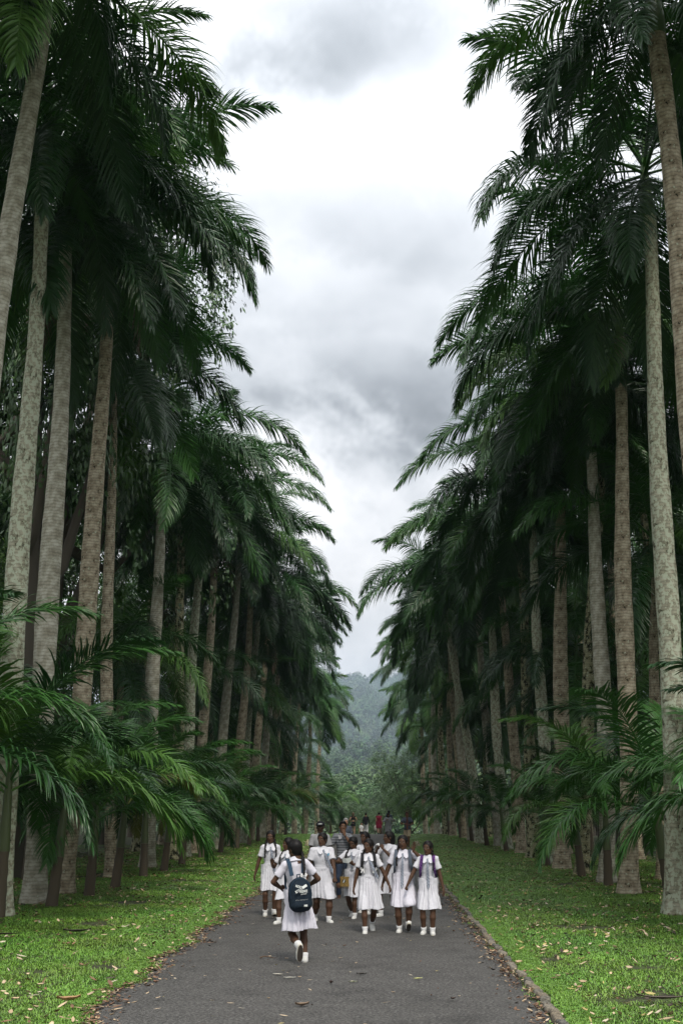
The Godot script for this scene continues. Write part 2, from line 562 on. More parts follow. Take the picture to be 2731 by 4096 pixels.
func royal_palm(label: String, group: String, x: float, z: float, top: Vector3, barkm: Material, thick: float, nf := 18, dead := 0, bright := 0.04, grow := 1.0) -> void:
	var y := gy(x, z)
	var root := thing("royal_palm", label, "palm", Vector3(x, y, z), 0, group)
	var tp := top - Vector3(x, y, z)
	thick *= 0.88
	part("trunk", trunk_mesh(tp, 0.25 * thick, 0.175 * thick, 0.035 * thick, Vector2(R(-0.18, 0.18), R(-0.18, 0.18))), barkm, root)
	# crownshaft: the smooth green sheath of the leaf bases
	var cs := R(1.2, 1.7)
	var mb := MB.new()
	var pts := PackedVector3Array(); var rad := PackedFloat32Array()
	for k in 9:
		var t := k / 8.0
		pts.append(tp + Vector3(0, cs * t - 0.02, 0))
		rad.append(thick * lerpf(0.185, 0.09, pow(t, 1.4)) + 0.025 * exp(-pow((t - 0.18) / 0.14, 2.0)))
	mb.tube(pts, rad, 12)
	part("crownshaft", mb.mesh(), M.shaft, root)
	var spear := MB.new()
	spear.tube(PackedVector3Array([tp + Vector3(0, cs - 0.1, 0), tp + Vector3(R(-0.1, 0.1), cs + 1.0, R(-0.1, 0.1)), tp + Vector3(R(-0.3, 0.3), cs + 2.4, R(-0.3, 0.3))]), PackedFloat32Array([0.05, 0.04, 0.006]), 6)
	part("spear_leaf", spear.mesh(), M.frond_bright, root)
	var a := R(0, TAU)
	for i in nf:
		var t := (i + 0.5) / nf
		var kind := "up" if t < 0.15 else "mid" if t < 0.38 else "low" if t < 0.68 else "hang"
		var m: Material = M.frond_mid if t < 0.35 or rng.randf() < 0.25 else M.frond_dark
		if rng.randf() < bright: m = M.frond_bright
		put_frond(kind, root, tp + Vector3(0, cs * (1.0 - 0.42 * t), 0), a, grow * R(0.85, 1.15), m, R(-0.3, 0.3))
		a += 2.39996 + R(-0.25, 0.25)
	for i in dead:
		put_frond("dead", root, tp + Vector3(0, R(-0.1, 0.2), 0), R(0, TAU), R(0.7, 0.95), M.frond_dead, R(-0.2, 0.2))

func young_palm(label: String, group: String, x: float, z: float, h: float, size: float, nf: int, side: float, bright := 0.15) -> void:
	var y := gy(x, z)
	var root := thing("young_palm", label, "young palm", Vector3(x, y, z), 0, group)
	var mb := MB.new()
	var lean := Vector3(R(-0.07, 0.07) - side * 0.05, 0, R(-0.07, 0.07))
	var pts := PackedVector3Array(); var rad := PackedFloat32Array()
	for k in 8:
		var t := k / 7.0
		pts.append(lean * t + Vector3(0, h * 0.42 * t - 0.03, 0))
		rad.append(lerpf(0.13, 0.10, t) + 0.008 * sin(k * 2.9))
	mb.tube(pts, rad, 10)
	part("stem", mb.mesh(), M.stem_brown, root)
	mb = MB.new()
	pts = PackedVector3Array(); rad = PackedFloat32Array()
	for k in 8:
		var t := k / 7.0
		pts.append(lean * (1.0 + t) + Vector3(0, h * (0.41 + 0.59 * t), 0))
		rad.append(lerpf(0.115, 0.05, t))
	mb.tube(pts, rad, 10)
	part("leaf_sheath", mb.mesh(), M.stem_green, root)
	var a := R(0, TAU)
	nf += 2
	for i in nf:
		var t := (i + 0.5) / nf
		var kind := "young_up" if t < 0.35 else "young_mid" if t < 0.72 else "young_low"
		var m: Material = M.frond_mid if rng.randf() < 0.6 else M.frond_dark
		if rng.randf() < bright: m = M.frond_bright
		elif t > 0.6 and rng.randf() < 0.08: m = M.frond_yellow
		put_frond(kind, root, lean * 2.0 + Vector3(0, h * (1.0 - 0.25 * t), 0), a, 0.92 * size * R(0.85, 1.12), m, R(-0.2, 0.2))
		a += 2.39996 + R(-0.3, 0.3)

func palms() -> void:
	for k in 4:
		var s := R(-0.25, 0.25)
		fronds.get_or_add("up", []).append(frond(4.4, 66, -18, 155, 1.0, 0.036, 35, 0.42, s))
		fronds.get_or_add("mid", []).append(frond(4.8, 38, -58, 165, 1.06, 0.036, 37, 0.52, -s))
		fronds.get_or_add("low", []).append(frond(4.7, 10, -74, 165, 1.08, 0.036, 37, 0.58, s))
	for k in 3:
		fronds.get_or_add("hang", []).append(frond(4.2, -28, -86, 140, 0.95, 0.037, 34, 0.55, R(-0.2, 0.2)))
		fronds.get_or_add("young_up", []).append(frond(3.9, 76, -12, 88, 0.92, 0.042, 20, 0.34, R(-0.3, 0.3)))
		fronds.get_or_add("young_mid", []).append(frond(4.1, 54, -56, 92, 0.96, 0.043, 22, 0.42, R(-0.3, 0.3)))
		fronds.get_or_add("young_low", []).append(frond(3.8, 28, -74, 86, 0.94, 0.042, 22, 0.46, R(-0.3, 0.3)))
	for k in 2:
		fronds.get_or_add("dead", []).append(frond(3.6, -58, -89, 60, 0.6, 0.03, 40, 0.6, R(-0.2, 0.2)))
	var g: Material = M.bark_grey; var b: Material = M.bark_brown; var l: Material = M.bark_lichen; var w: Material = M.bark_moss
	var look := {g: "smooth grey trunk", b: "brown ringed trunk with pale spots", l: "trunk blotched with white lichen", w: "dark mossy trunk"}
	# left front row: x, z, top x, top height, bark, thickness, dead fronds
	var left := [[-6.9, -13.6, -6.4, 15.8, g, 1.0, 0], [-6.9, -18.2, -6.2, 16.6, g, 1.05, 0], [-7.05, -22.3, -7.15, 15.6, l, 0.95, 0], [-7.23, -25.2, -7.45, 15.4, g, 1.06, 1], [-7.3, -27.9, -7.05, 16.6, b, 1.0, 1], [-7.6, -34.3, -8.3, 15.4, b, 0.78, 0],
		[-7.58, -39.6, -7.6, 14.0, g, 1.05, 0], [-7.68, -45.4, -7.9, 15.2, w, 0.95, 0], [-7.57, -47.6, -7.3, 15.2, l, 0.95, 1], [-7.79, -51.6, -7.3, 15.4, b, 0.95, 1], [-7.5, -56.0, -6.6, 15.0, g, 1.0, 0], [-7.2, -60.2, -6.4, 15.6, b, 1.0, 0],
		[-7.1, -64.8, -6.5, 15.0, l, 1.0, 1], [-7.4, -71.3, -6.5, 15.4, b, 1.0, 1], [-7.2, -76, -6.3, 15.2, g, 1.0, 0], [-7.0, -81, -6.6, 15.2, b, 1.0, 0], [-7.3, -86, -6.8, 15.4, b, 1.0, 0], [-7.1, -92, -6.6, 14.6, w, 1.0, 0], [-6.6, -99, -6.2, 14.2, b, 1.0, 0], [-6.2, -107, -5.7, 14.0, b, 1.0, 0], [-5.6, -116, -5.2, 14.6, b, 1.0, 0]]
	var right := [[6.5, -12.4, 6.3, 16.4, g, 1.0, 0], [5.6, -18.2, 5.25, 15.6, b, 1.08, 0], [5.8, -22.9, 6.25, 14.8, l, 0.95, 0], [6.03, -28.3, 6.7, 14.2, b, 0.95, 0], [6.4, -32.6, 6.6, 14.0, g, 0.95, 0], [6.33, -36.2, 7.9, 14.4, w, 0.85, 1], [6.2, -39.2, 6.8, 13.8, b, 1.1, 0],
		[6.3, -42.4, 6.15, 13.4, l, 0.9, 1], [6.35, -47.2, 6.3, 13.6, w, 1.0, 0], [6.5, -52, 5.9, 14.2, b, 0.95, 0], [6.4, -56.4, 6.0, 14.6, l, 1.0, 0], [6.5, -60.4, 5.7, 15.2, g, 1.0, 0], [6.0, -65.1, 4.1, 16.2, l, 1.0, 0], [5.95, -70.8, 5.2, 14.4, g, 1.05, 0], [6.0, -76, 5.2, 14.8, b, 1.0, 0],
		[5.6, -81.5, 5.5, 14.4, b, 1.0, 0], [5.4, -87, 5.2, 15.0, w, 1.0, 0], [5.2, -93, 5.0, 13.6, g, 1.1, 0], [5.1, -100, 4.9, 13.4, b, 1.0, 0], [4.9, -109, 4.7, 13.0, b, 1.0, 0]]
	for set_ in [[left, "left"], [right, "right"]]:
		var i := 0
		for a in set_[0]:
			royal_palm("%s royal palm along the %s of the path, %s" % [ordinals[i], set_[1], look[a[4]]], "royal palms lining the avenue", a[0], a[1], Vector3(a[2], (a[3] - (2.6 if a[1] < -60.0 else 1.0 if a[1] < -44.0 else 0.0)) + gy(a[0], a[1]), a[1] + R(-0.3, 0.3)), a[4], a[5], 25 if set_[1] == "right" and a[1] > -40.0 else 20, a[6], 0.04, (1.14 if set_[1] == "left" else 0.92 if a[1] > -20.0 else 1.06) if a[1] > -44.0 else 1.14 if a[1] > -60.0 else 1.2 if a[1] > -84.0 else 1.06)
			i += 1
	# a second, looser row behind each
	var bl := [[-12.2, -42.5], [-10.8, -53.5], [-11.2, -62.5], [-10.6, -72.0], [-11.0, -83.0], [-10.8, -95.0]]
	var br := [[10.4, -31.0], [9.8, -38.0], [10.2, -45.5], [9.9, -54.5], [10.3, -63.0], [9.8, -73.0], [10.1, -84.0], [9.7, -96.0]]
	for set_ in [[bl, "left"], [br, "right"]]:
		var i := 0
		for a in set_[0]:
			royal_palm("slim dark royal palm behind the %s row, %s from the near end" % [set_[1], ordinals[i]], "royal palms behind the front rows", a[0], a[1], Vector3(a[0] + R(-0.5, 0.5), R(11.5, 14.5) + gy(a[0], a[1]), a[1] + R(-0.4, 0.4)), [b, w][i % 2], 0.85, 16, i % 2, 0.05)
			i += 1
	var hl := [[-8.9, -41.0, 6.4], [-8.8, -55.0, 7.2], [-8.6, -63.0, 6.6], [-8.4, -73.5, 7.4], [-8.3, -80.0, 6.6], [-8.0, -89.0, 7.2], [-7.8, -103.0, 6.4]]
	var hr := [[8.2, -33.5, 8.6], [7.9, -44.5, 7.0], [8.3, -50.5, 7.8], [7.8, -58.5, 6.6], [8.1, -67.5, 7.4], [7.7, -78.5, 6.8], [7.4, -90.0, 6.8], [7.0, -104.0, 6.4]]
	for set_ in [[hl, "left"], [hr, "right"]]:
		var i := 0
		for a in set_[0]:
			royal_palm("half-grown royal palm between the tall %s trunks, %s from the near end" % [set_[1], ordinals[i]], "half-grown palms between the tall ones", a[0], a[1], Vector3(a[0] + R(-0.3, 0.3), a[2] + gy(a[0], a[1]), a[1] + R(-0.3, 0.3)), w if i % 2 else b, 0.78, 15, i % 2, 0.1, 0.98)
			i += 1
	# young palms planted along the lawn edges: x, z, stem height, size, fronds
	var yl := [[-7.7, -18.8, 3.1, 1.1, 11], [-6.9, -21.9, 2.9, 1.08, 11], [-6.6, -24.4, 2.4, 0.98, 10], [-6.5, -27.2, 2.2, 0.95, 9], [-6.5, -29.9, 2.4, 0.85, 9], [-6.7, -34.6, 2.3, 0.92, 10], [-6.6, -37.4, 2.2, 0.9, 9], [-6.7, -41.5, 2.2, 0.88, 9], [-6.8, -46.8, 2.3, 0.9, 9], [-6.7, -52.0, 2.2, 0.88, 9], [-6.6, -57.4, 2.3, 0.88, 9], [-6.5, -62.0, 2.2, 0.85, 9], [-6.6, -68.0, 2.1, 0.88, 9], [-6.4, -75.0, 2.2, 0.9, 8], [-6.2, -84.0, 2.3, 0.9, 8], [-5.6, -95.0, 2.5, 1.0, 8], [-3.9, -108.0, 3.2, 1.1, 8], [-10.2, -24.5, 3.2, 1.0, 9], [-9.7, -33.0, 3.0, 0.95, 9], [-10.3, -48.0, 3.2, 1.0, 8], [-9.8, -66.0, 3.0, 1.0, 8]]
	var yr := [[7.2, -19.2, 2.4, 0.95, 9], [6.7, -21.4, 2.3, 0.85, 8], [6.2, -25.0, 2.3, 0.98, 10], [6.1, -31.0, 2.2, 0.94, 9], [6.1, -34.8, 2.2, 0.8, 8], [6.0, -41.0, 2.1, 0.7, 6], [6.1, -54.0, 2.1, 0.72, 7], [5.9, -61.0, 2.2, 0.8, 7], [5.8, -69.0, 2.2, 0.84, 8], [5.7, -76.0, 2.2, 0.88, 8], [5.5, -84.0, 2.4, 0.9, 8], [5.2, -95.0, 2.3, 0.95, 8], [8.7, -27.5, 4.0, 0.85, 7], [8.9, -36.5, 5.0, 0.85, 7], [8.3, -45.0, 6.2, 0.9, 9], [8.5, -58.0, 3.8, 0.85, 8]]
	for set_ in [[yl, "left", -1.0], [yr, "right", 1.0]]:
		var i := 0
		for a in set_[0]:
			young_palm("young palm with arching fronds low to the ground, %s on the %s side" % [ordinals[i], set_[1]], "young palms below the royal palms", a[0], a[1], a[2], a[3], a[4], set_[2])
			i += 1

# ---------------------------------------------------------------- broadleaf trees
var crowns := []
var far_crowns := []

func leaf_blob(mb: MB, c: Vector3, rad: float, count: int, size: float, out_from: Vector3, tone: float) -> void:
	for i in count:
		var d := Vector3(rng.randfn(), rng.randfn() * 0.8, rng.randfn()).normalized()
		var p := c + d * rad * pow(rng.randf(), 0.5)
		var nn := (d * 0.5 + (p - out_from).normalized() * 0.5 + Vector3(R(-0.5, 0.5), R(0.1, 1.0), R(-0.5, 0.5))).normalized()
		var ax := nn.cross(Vector3(R(-1, 1), R(-0.3, 0.3), R(-1, 1))).normalized()
		var ay := nn.cross(ax)
		var s := size * R(0.6, 1.25)
		var t := tone * R(0.75, 1.3)
		var col := Color(t * R(0.85, 1.25), t, t * R(0.7, 1.1))
		var a := mb.add(p - ax * s * 0.5, (nn - ax * 0.3).normalized(), Vector2(0, 0), col)
		var b := mb.add(p + ay * s * 0.24 - nn * s * 0.05, nn, Vector2(0, 1), col)
		var e := mb.add(p + ax * s * 0.5 - nn * s * 0.12, (nn + ax * 0.4).normalized(), Vector2(1, 1), col)
		var f := mb.add(p - ay * s * 0.24 - nn * s * 0.05, nn, Vector2(1, 0), col)
		mb.quad(a, b, e, f)

func make_crown(lobes: int, blobs: int, per: int, leaf: float) -> Array:
	var mb := MB.new()
	var centres := PackedVector3Array()
	for i in lobes:
		var a := TAU * i / lobes + R(-0.4, 0.4)
		var rr := R(0.35, 0.72) if i > 1 else 0.1
		centres.append(Vector3(cos(a) * rr, R(-0.45, 0.55) if i > 1 else 0.55, sin(a) * rr))
	for i in blobs:
		var c: Vector3 = centres[i % lobes]
		var d := Vector3(rng.randfn(), rng.randfn() * 0.7 + 0.25, rng.randfn()).normalized()
		var q := c + d * 0.36 * R(0.55, 1.15)
		leaf_blob(mb, q, R(0.07, 0.15), per, leaf, Vector3(0, -0.2, 0), R(0.7, 1.35))
	return [mb.mesh(), centres]

func broad_tree(called: String, label: String, category: String, group: String, x: float, z: float, h: float, spread: float, m: Material, stem := 0.35) -> void:
	var y := gy(x, z)
	var root := thing(called, label, category, Vector3(x, y, z), 0, group)
	var k: Array = crowns[rng.randi() % crowns.size()]
	var turn := Basis(Vector3.UP, R(0, TAU))
	var ch := h * (1.0 - stem) * 0.5
	var mid := Vector3(0, h - ch * 1.02, 0)
	var mb := MB.new()
	mb.tube(PackedVector3Array([Vector3(0, -0.2, 0), Vector3(R(-.2, .2), h * 0.2, R(-.2, .2)), Vector3(R(-.3, .3), h * stem, R(-.3, .3)), mid]), PackedFloat32Array([0.024 * h, 0.018 * h, 0.015 * h, 0.006 * h]), 9)
	part("trunk", mb.mesh(), M.tree_bark, root)
	mb = MB.new()
	for c: Vector3 in k[1]:
		var tip: Vector3 = mid + turn * (c * Vector3(spread, ch, spread) * 0.9)
		var from := Vector3(0, lerpf(h * stem * 0.8, mid.y, rng.randf()), 0)
		var bend := from.lerp(tip, 0.5) + Vector3(0, -0.06 * h, 0)
		mb.tube(PackedVector3Array([from, bend, tip]), PackedFloat32Array([0.009 * h, 0.006 * h, 0.002 * h]), 6)
	part("limbs", mb.mesh(), M.tree_bark, root)
	part("crown", k[0], m, root, Transform3D(turn * Basis.from_scale(Vector3(spread, ch, spread)), mid))

func forest() -> void:
	for k in 4:
		crowns.append(make_crown(11, 460, 62, 0.031))
	var i := 0
	var left := [[-13.5, -24, 13, 4.6, 1], [-18, -30, 17, 6.0, 2], [-14.5, -36, 12, 4.6, 2], [-21, -42, 20, 7.0, 1], [-14.8, -47, 14, 5.0, 1], [-11.8, -41.5, 28.5, 6.6, 0], [-17, -55, 20, 6.5, 1], [-13.6, -59, 13, 4.6, 2], [-21, -66, 22, 7.5, 0], [-14.5, -71, 16, 5.4, 0], [-18, -82, 20, 6.5, 1], [-13.5, -90, 15, 5.0, 0], [-17, -100, 18, 6.5, 0], [-24, -30, 20, 7, 0], [-27, -52, 24, 8, 0], [-28, -80, 22, 8, 0], [-12.5, -108, 14, 5.5, 1], [-10.8, -34, 30.0, 6.0, 0], [-9.0, -118, 12, 4.6, 1]]
	var right := [[13.0, -24, 15, 5.0, 0], [17.5, -29, 19, 6.5, 0], [12.4, -33, 10, 3.4, 2], [20, -42, 22, 7.5, 0], [13.6, -46, 16, 5.2, 0], [16.5, -56, 20, 6.5, 1], [12.8, -61, 13, 4.4, 0], [20, -68, 22, 7.5, 0], [13.6, -74, 16, 5.2, 1], [17, -84, 20, 6.5, 0], [12.8, -92, 14.5, 5.0, 0], [16, -102, 18, 6.5, 0], [24, -34, 20, 7, 0], [26, -56, 24, 8, 0], [27, -82, 22, 8, 0], [9.5, -114, 15.5, 5.4, 1]]
	for set_ in [[left, "left"], [right, "right"]]:
		i = 0
		for a in set_[0]:
			broad_tree("broadleaf_tree", "%s broadleaf tree behind the %s palms, %s from the near end" % [["dark green", "mid green", "bright green"][a[4]], set_[1], ordinals[i]], "tree", "broadleaf trees behind the palm rows", a[0], a[1], a[2], a[3], [M.leaf_dark, M.leaf_mid, M.leaf_bright][a[4]], 0.22)
			i += 1
	# where the path dips out of sight
	var end := [[3.6, -112, 9.5, 4.2, 1, "rounded green tree closing the right of the path end"], [6.6, -122, 11, 5, 0, "darker tree behind the rounded tree at the path end"], [0.9, -124, 7.6, 3.6, 0, "leafy green bush tree below the crest of the path"], [-1.6, -131, 7.4, 3.2, 0, "low green bush in the gap at the far end of the path"], [-4.4, -126, 8.5, 4, 0, "dark bushy tree left of the gap at the path end"]]
	for a in end:
		broad_tree("broadleaf_tree", a[5], "tree", "trees closing the end of the path", a[0], a[1], a[2], a[3], [M.leaf_dark, M.leaf_mid, M.leaf_bright][a[4]], 0.1)
	i = 0
	for s: float in [-1.0, 1.0]:
		i = 0
		for k in 13:
			var z := -22.0 - k * 6.6 + R(-1.5, 1.5)
			broad_tree("shrub", "leafy shrub under the trees behind the %s palms, %s from the near end" % ["left" if s < 0 else "right", ordinals[i]], "shrub", "shrubs behind the palm rows", -0.55 + s * R(11.6, 13.8), z, R(2.6, 5.2), R(1.7, 2.6), [M.leaf_dark, M.leaf_mid, M.leaf_dark, M.leaf_bright][rng.randi() % 4], 0.08)
			i += 1

# ---------------------------------------------------------------- the hill beyond
var hill_noise := FastNoiseLite.new()

func hy(x: float, z: float) -> float:
	var d := -z
	var h := -15.6 + 16.0 * smoothstep(230.0, 420.0, d) + 76.0 * smoothstep(380.0, 860.0, d)
	h += smoothstep(330.0, 600.0, d) * (13.0 * hill_noise.get_noise_2d(x, z * 0.7) + 0.02 * x)
	return h - 0.1 * maxf(d - 900.0, 0.0)

func hill() -> void:
	hill_noise.seed = 9; hill_noise.frequency = 0.008; hill_noise.fractal_octaves = 3
	var mb := MB.new()
	var m := 0
	var row := 0
	var z := -236.0
	while z > -1150.0:
		m = 0
		var x := -560.0
		while x <= 560.0:
			var nn := Vector3(hy(x - 4, z) - hy(x + 4, z), 8.0, hy(x, z - 4) - hy(x, z + 4)).normalized()
			mb.add(Vector3(x, hy(x, z) + (0.0 if row else -2.0), z), nn, Vector2(x, z))
			m += 1
			x += 20.0
		if row > 0:
			for i in m - 1:
				var q := row * m + i
				mb.quad(q - m, q - m + 1, q + 1, q)
		row += 1
		z -= 14.0
	var soil := mat(lin(0.03, 0.055, 0.02), 1.0)
	var mist := FogVolume.new()
	mist.name = "valley_mist"
	mist.shape = RenderingServer.FOG_VOLUME_SHAPE_BOX
	mist.size = Vector3(900, 100, 620)
	mist.position = Vector3(0, 28, -710)
	var fm := FogMaterial.new()
	fm.albedo = Color(0.84, 0.92, 1.0); fm.density = 0.0014
	mist.material = fm
	add_child(mist)
	tag(mist, "pale blue haze lying over the wooded hill", "mist", "", "stuff")
	single("hill", mb.mesh(), soil, "wooded hill rising in haze beyond the end of the avenue", "", Vector3.ZERO, "", "structure")
	var where: Array[Array] = [[], [], []]
	var tints: Array[PackedColorArray] = [PackedColorArray(), PackedColorArray(), PackedColorArray()]
	for k in 3:
		far_crowns.append(make_crown(9, 110, 14, 0.13)[0])
	z = -225.0
	while z > -960.0:
		var step := 6.5 + 0.004 * (-z)
		var half := 60.0 + 0.13 * (-z)
		var x := -half
		while x < half:
			var px := x + R(-0.5, 0.5) * step
			var pz := z + R(-0.5, 0.5) * step
			var y := hy(px, pz) if pz < -236.0 else gy(px, pz)
			var k := rng.randi() % 3
			var s := R(0.75, 1.35) * step * 0.72
			var tall := s * R(0.8, 1.3)
			where[k].append(Transform3D(Basis(Vector3.UP, R(0, TAU)) * Basis.from_scale(Vector3(s, tall, s)), Vector3(px, y + tall * 0.75 + R(0, 2.5), pz)))
			var t := R(0.45, 1.05)
			tints[k].append(Color(t * R(0.8, 1.35), t, t * R(0.8, 1.2)))
			x += step
		z -= step * 0.92
	for k in 3:
		var w: Array[Transform3D] = []
		w.assign(where[k])
		far_crowns[k].surface_set_material(0, M.leaf_mid)
		scatter("hillside_forest", far_crowns[k], w, tints[k], ["rounded tree crowns covering the hazy hillside", "broken tree crowns among the hillside forest", "smaller crowns filling the hillside forest"][k], "forest")

# ---------------------------------------------------------------- grass and litter
func grass_patch(half: float, blades: int) -> ArrayMesh:
	var mb := MB.new()
	for i in blades:
		var p := Vector3(R(-half, half), -0.005, R(-half, half))
		var a := R(0, TAU)
		var d := Vector3(cos(a), R(0.7, 2.2), sin(a)).normalized()
		var len := R(0.03, 0.075)
		var w := R(0.0028, 0.0058)
		var side := Vector3(-sin(a), 0, cos(a)) * w
		var q := p + d * len * 0.6
		var tip := q + (d + Vector3(cos(a), -0.9, sin(a)) * 0.9).normalized() * len * 0.5
		var n1 := side.cross(d).normalized()
		if n1.y < 0.0: n1 = -n1
		var n2 := (n1 + Vector3(cos(a), 0.6, sin(a)) * 0.5).normalized()
		var t := R(0.4, 1.6)
		var col := Color(t * R(0.8, 1.2), t, t * R(0.7, 1.2))
		if rng.randf() < 0.06: col = Color(3.2, 1.5, 2.0) * R(0.5, 1.0)
		var b0 := mb.add(p - side * 0.8, n1, Vector2(), col * 0.9); var b1 := mb.add(p + side * 0.8, n1, Vector2(), col * 0.9)
		var c0 := mb.add(q - side, n2, Vector2(), col); var c1 := mb.add(q + side, n2, Vector2(), col)
		var e := mb.add(tip, n2, Vector2(), col)
		mb.quad(b0, b1, c1, c0)
		mb.tri(c0, c1, e)
	return mb.mesh(M.grass)

func fallen_leaf(L: float, W: float, curl: float, thick := 0.0) -> ArrayMesh:
	var mb := MB.new()
	var rows := 7
	for s: float in ([1.0, -1.0] if thick > 0.0 else [1.0]):
		var first := mb.v.size()
		for r in rows:
			var u := float(r) / (rows - 1)
			var w := W * 0.5 * pow(sin(PI * clampf(u * 0.96 + 0.02, 0, 1)), 0.7) * (1.0 + 0.08 * sin(r * 2.6 + L * 90.0))
			for i in 5:
				var t := (i - 2) / 2.0
				var x := (u - 0.5) * L
				var y := curl * (pow(u - 0.5, 2.0) * L * 0.5 + t * t * W * 0.35) + 0.05 * W * sin(u * 9.0 + t * 3.0) + s * thick * 0.5
				mb.add(Vector3(x, y, t * w), Vector3(-curl * (u - 0.5) * 2.0, 1, -curl * t * 0.9).normalized() * s, Vector2(u, t))
		for r in rows - 1:
			for i in 4:
				var q := first + r * 5 + i
				mb.quad(q, q + 1, q + 6, q + 5)
	return mb.mesh(M.litter)

func grass_and_litter() -> void:
	var patches := []
	for k in 5:
		patches.append(grass_patch(0.26, 290))
	var small := grass_patch(0.07, 26)
	var where: Array[Array] = [[], [], [], [], []]
	var tints: Array[PackedColorArray] = [PackedColorArray(), PackedColorArray(), PackedColorArray(), PackedColorArray(), PackedColorArray()]
	var f := FastNoiseLite.new(); f.seed = 17; f.frequency = 0.35; f.fractal_octaves = 3
	for s: float in [-1.0, 1.0]:
		var z := -8.0
		while z > -112.0:
			var step := 0.36 if z > -34.0 else 0.46 if z > -60.0 else 0.8
			var x := 0.32
			while x < (11.5 if z > -60.0 else 9.0):
				var px := edge(s, z) + s * (x + R(-0.12, 0.12))
				var pz := z + R(-0.15, 0.15)
				var bare := f.get_noise_2d(px, pz)
				if not (x > 4.6 and bare > 0.18 + 0.25 * rng.randf()) and bare < 0.44:
					var sc := step / 0.36
					var k := rng.randi() % 5
					where[k].append(Transform3D(Basis(Vector3.UP, R(0, TAU)) * Basis.from_scale(Vector3(sc, lerpf(1.0, sc, 0.5) * R(0.8, 1.2), sc)), Vector3(px, gy(px, pz), pz)))
					var t := 1.0 + 0.35 * f.get_noise_2d(px * 2.0 + 50.0, pz * 2.0) + R(-0.08, 0.08)
					tints[k].append(Color(t * (1.0 + 0.3 * bare), t, t))
				x += step
			z -= step
	for k in 5:
		var w: Array[Transform3D] = []
		w.assign(where[k])
		scatter("grass", patches[k], w, tints[k], "short broad-bladed lawn grass on both sides of the path", "grass")
	var ew: Array[Transform3D] = []
	var et := PackedColorArray()
	for s: float in [-1.0, 1.0]:
		var z := -8.0
		while z > -90.0:
			for k in 5:
				var px := edge(s, z) + s * (R(0.02, 0.36) + (0.14 if s > 0 else 0.0)) + s * 0.06 * f.get_noise_2d(0, z * 9.0)
				ew.append(Transform3D(Basis(Vector3.UP, R(0, TAU)), Vector3(px, gy(px, z), z)))
				var t := R(0.8, 1.2)
				et.append(Color(t, t, t))
			z -= 0.07 if z > -40.0 else 0.2
	scatter("edge_grass", small, ew, et, "ragged tufts of grass creeping over the edges of the path", "grass")
	# litter
	var shapes := [fallen_leaf(0.11, 0.042, 0.35), fallen_leaf(0.085, 0.05, 0.7), fallen_leaf(0.15, 0.03, 0.2), fallen_leaf(0.065, 0.035, 1.1)]
	var cols := [Color(0.42, 0.31, 0.19), Color(0.50, 0.39, 0.26), Color(0.17, 0.09, 0.05), Color(0.05, 0.035, 0.025), Color(0.24, 0.14, 0.08), Color(0.42, 0.35, 0.13), Color(0.52, 0.45, 0.34)]
	var lw: Array[Array] = [[], [], [], []]
	var lt: Array[PackedColorArray] = [PackedColorArray(), PackedColorArray(), PackedColorArray(), PackedColorArray()]
	var drop := func(px: float, pz: float, lift: float, col: Color, sz: float, tilt: float) -> void:
		var k := rng.randi() % 4
		sz *= 0.85
		lw[k].append(Transform3D(Basis(Vector3.UP, R(0, TAU)) * Basis(Vector3.RIGHT, R(-tilt, tilt)) * Basis(Vector3.FORWARD, R(-tilt, tilt)) * Basis.from_scale(Vector3(sz, sz, sz)), Vector3(px, gy(px, pz) + lift, pz)))
		lt[k].append(col * R(0.75, 1.2))
	for i in 15000:
		var s := -1.0 if rng.randf() < 0.5 else 1.0
		var z := -8.5 - 62.0 * pow(rng.randf(), 1.25)
		var x := R(0.1, 9.5)
		var px := edge(s, z) + s * x
		var dense := f.get_noise_2d(px * 0.7 + 30.0, z * 0.7)
		if dense < -0.12 and rng.randf() < 0.75: continue
		drop.call(px, z, R(0.035, 0.06), cols[[0, 1, 2, 3, 0, 4, 1, 6][rng.randi() % 8]] if s < 0 else cols[[0, 1, 1, 6, 0, 5, 4, 3][rng.randi() % 8]], R(0.65, 1.25), 0.5)
	for i in 9000:      # drifted against the edges
		var s := -1.0 if rng.randf() < 0.55 else 1.0
		var z := -8.5 - 55.0 * pow(rng.randf(), 1.3)
		var off := absf(rng.randfn()) * 0.17
		var px := edge(s, z) - s * (off - 0.10)
		drop.call(px, z, R(0.008, 0.03), cols[[2, 3, 4, 0, 2, 3, 1][rng.randi() % 7]], R(0.4, 0.95), 0.3)
	for i in 420:       # strewn over the asphalt
		var z := -9.0 - 50.0 * pow(rng.randf(), 1.4)
		var px := lerpf(PATH_L, PATH_R, rng.randf())
		drop.call(px, z, 0.05, cols[[0, 1, 6, 5, 3, 2, 1, 6][rng.randi() % 8]], R(0.35, 0.8), 0.2)
	for o in get_children():      # leaves caught round the palm feet
		if String(o.name).begins_with("royal_palm") or String(o.name).begins_with("young_palm"):
			for i in 26:
				var a := R(0, TAU)
				var q := R(0.3, 0.85)
				drop.call(o.position.x + cos(a) * q, o.position.z + sin(a) * q, R(0.02, 0.06), cols[[2, 4, 0, 2, 3, 0][rng.randi() % 6]], R(0.6, 1.2), 0.5)
	for i in 1500:      # brown drift under the left palms
		var z := -16.0 - 40.0 * rng.randf()
		var px := -8.6 - 3.5 * rng.randf()
		drop.call(px, z, R(0.01, 0.05), cols[[2, 4, 0, 2, 3][rng.randi() % 5]], R(0.7, 1.3), 0.4)
	for k in 4:
		var w: Array[Transform3D] = []
		w.assign(lw[k])
		scatter("fallen_leaves", shapes[k], w, lt[k], "small dry leaves littered over the lawn and the path edges", "leaf litter")
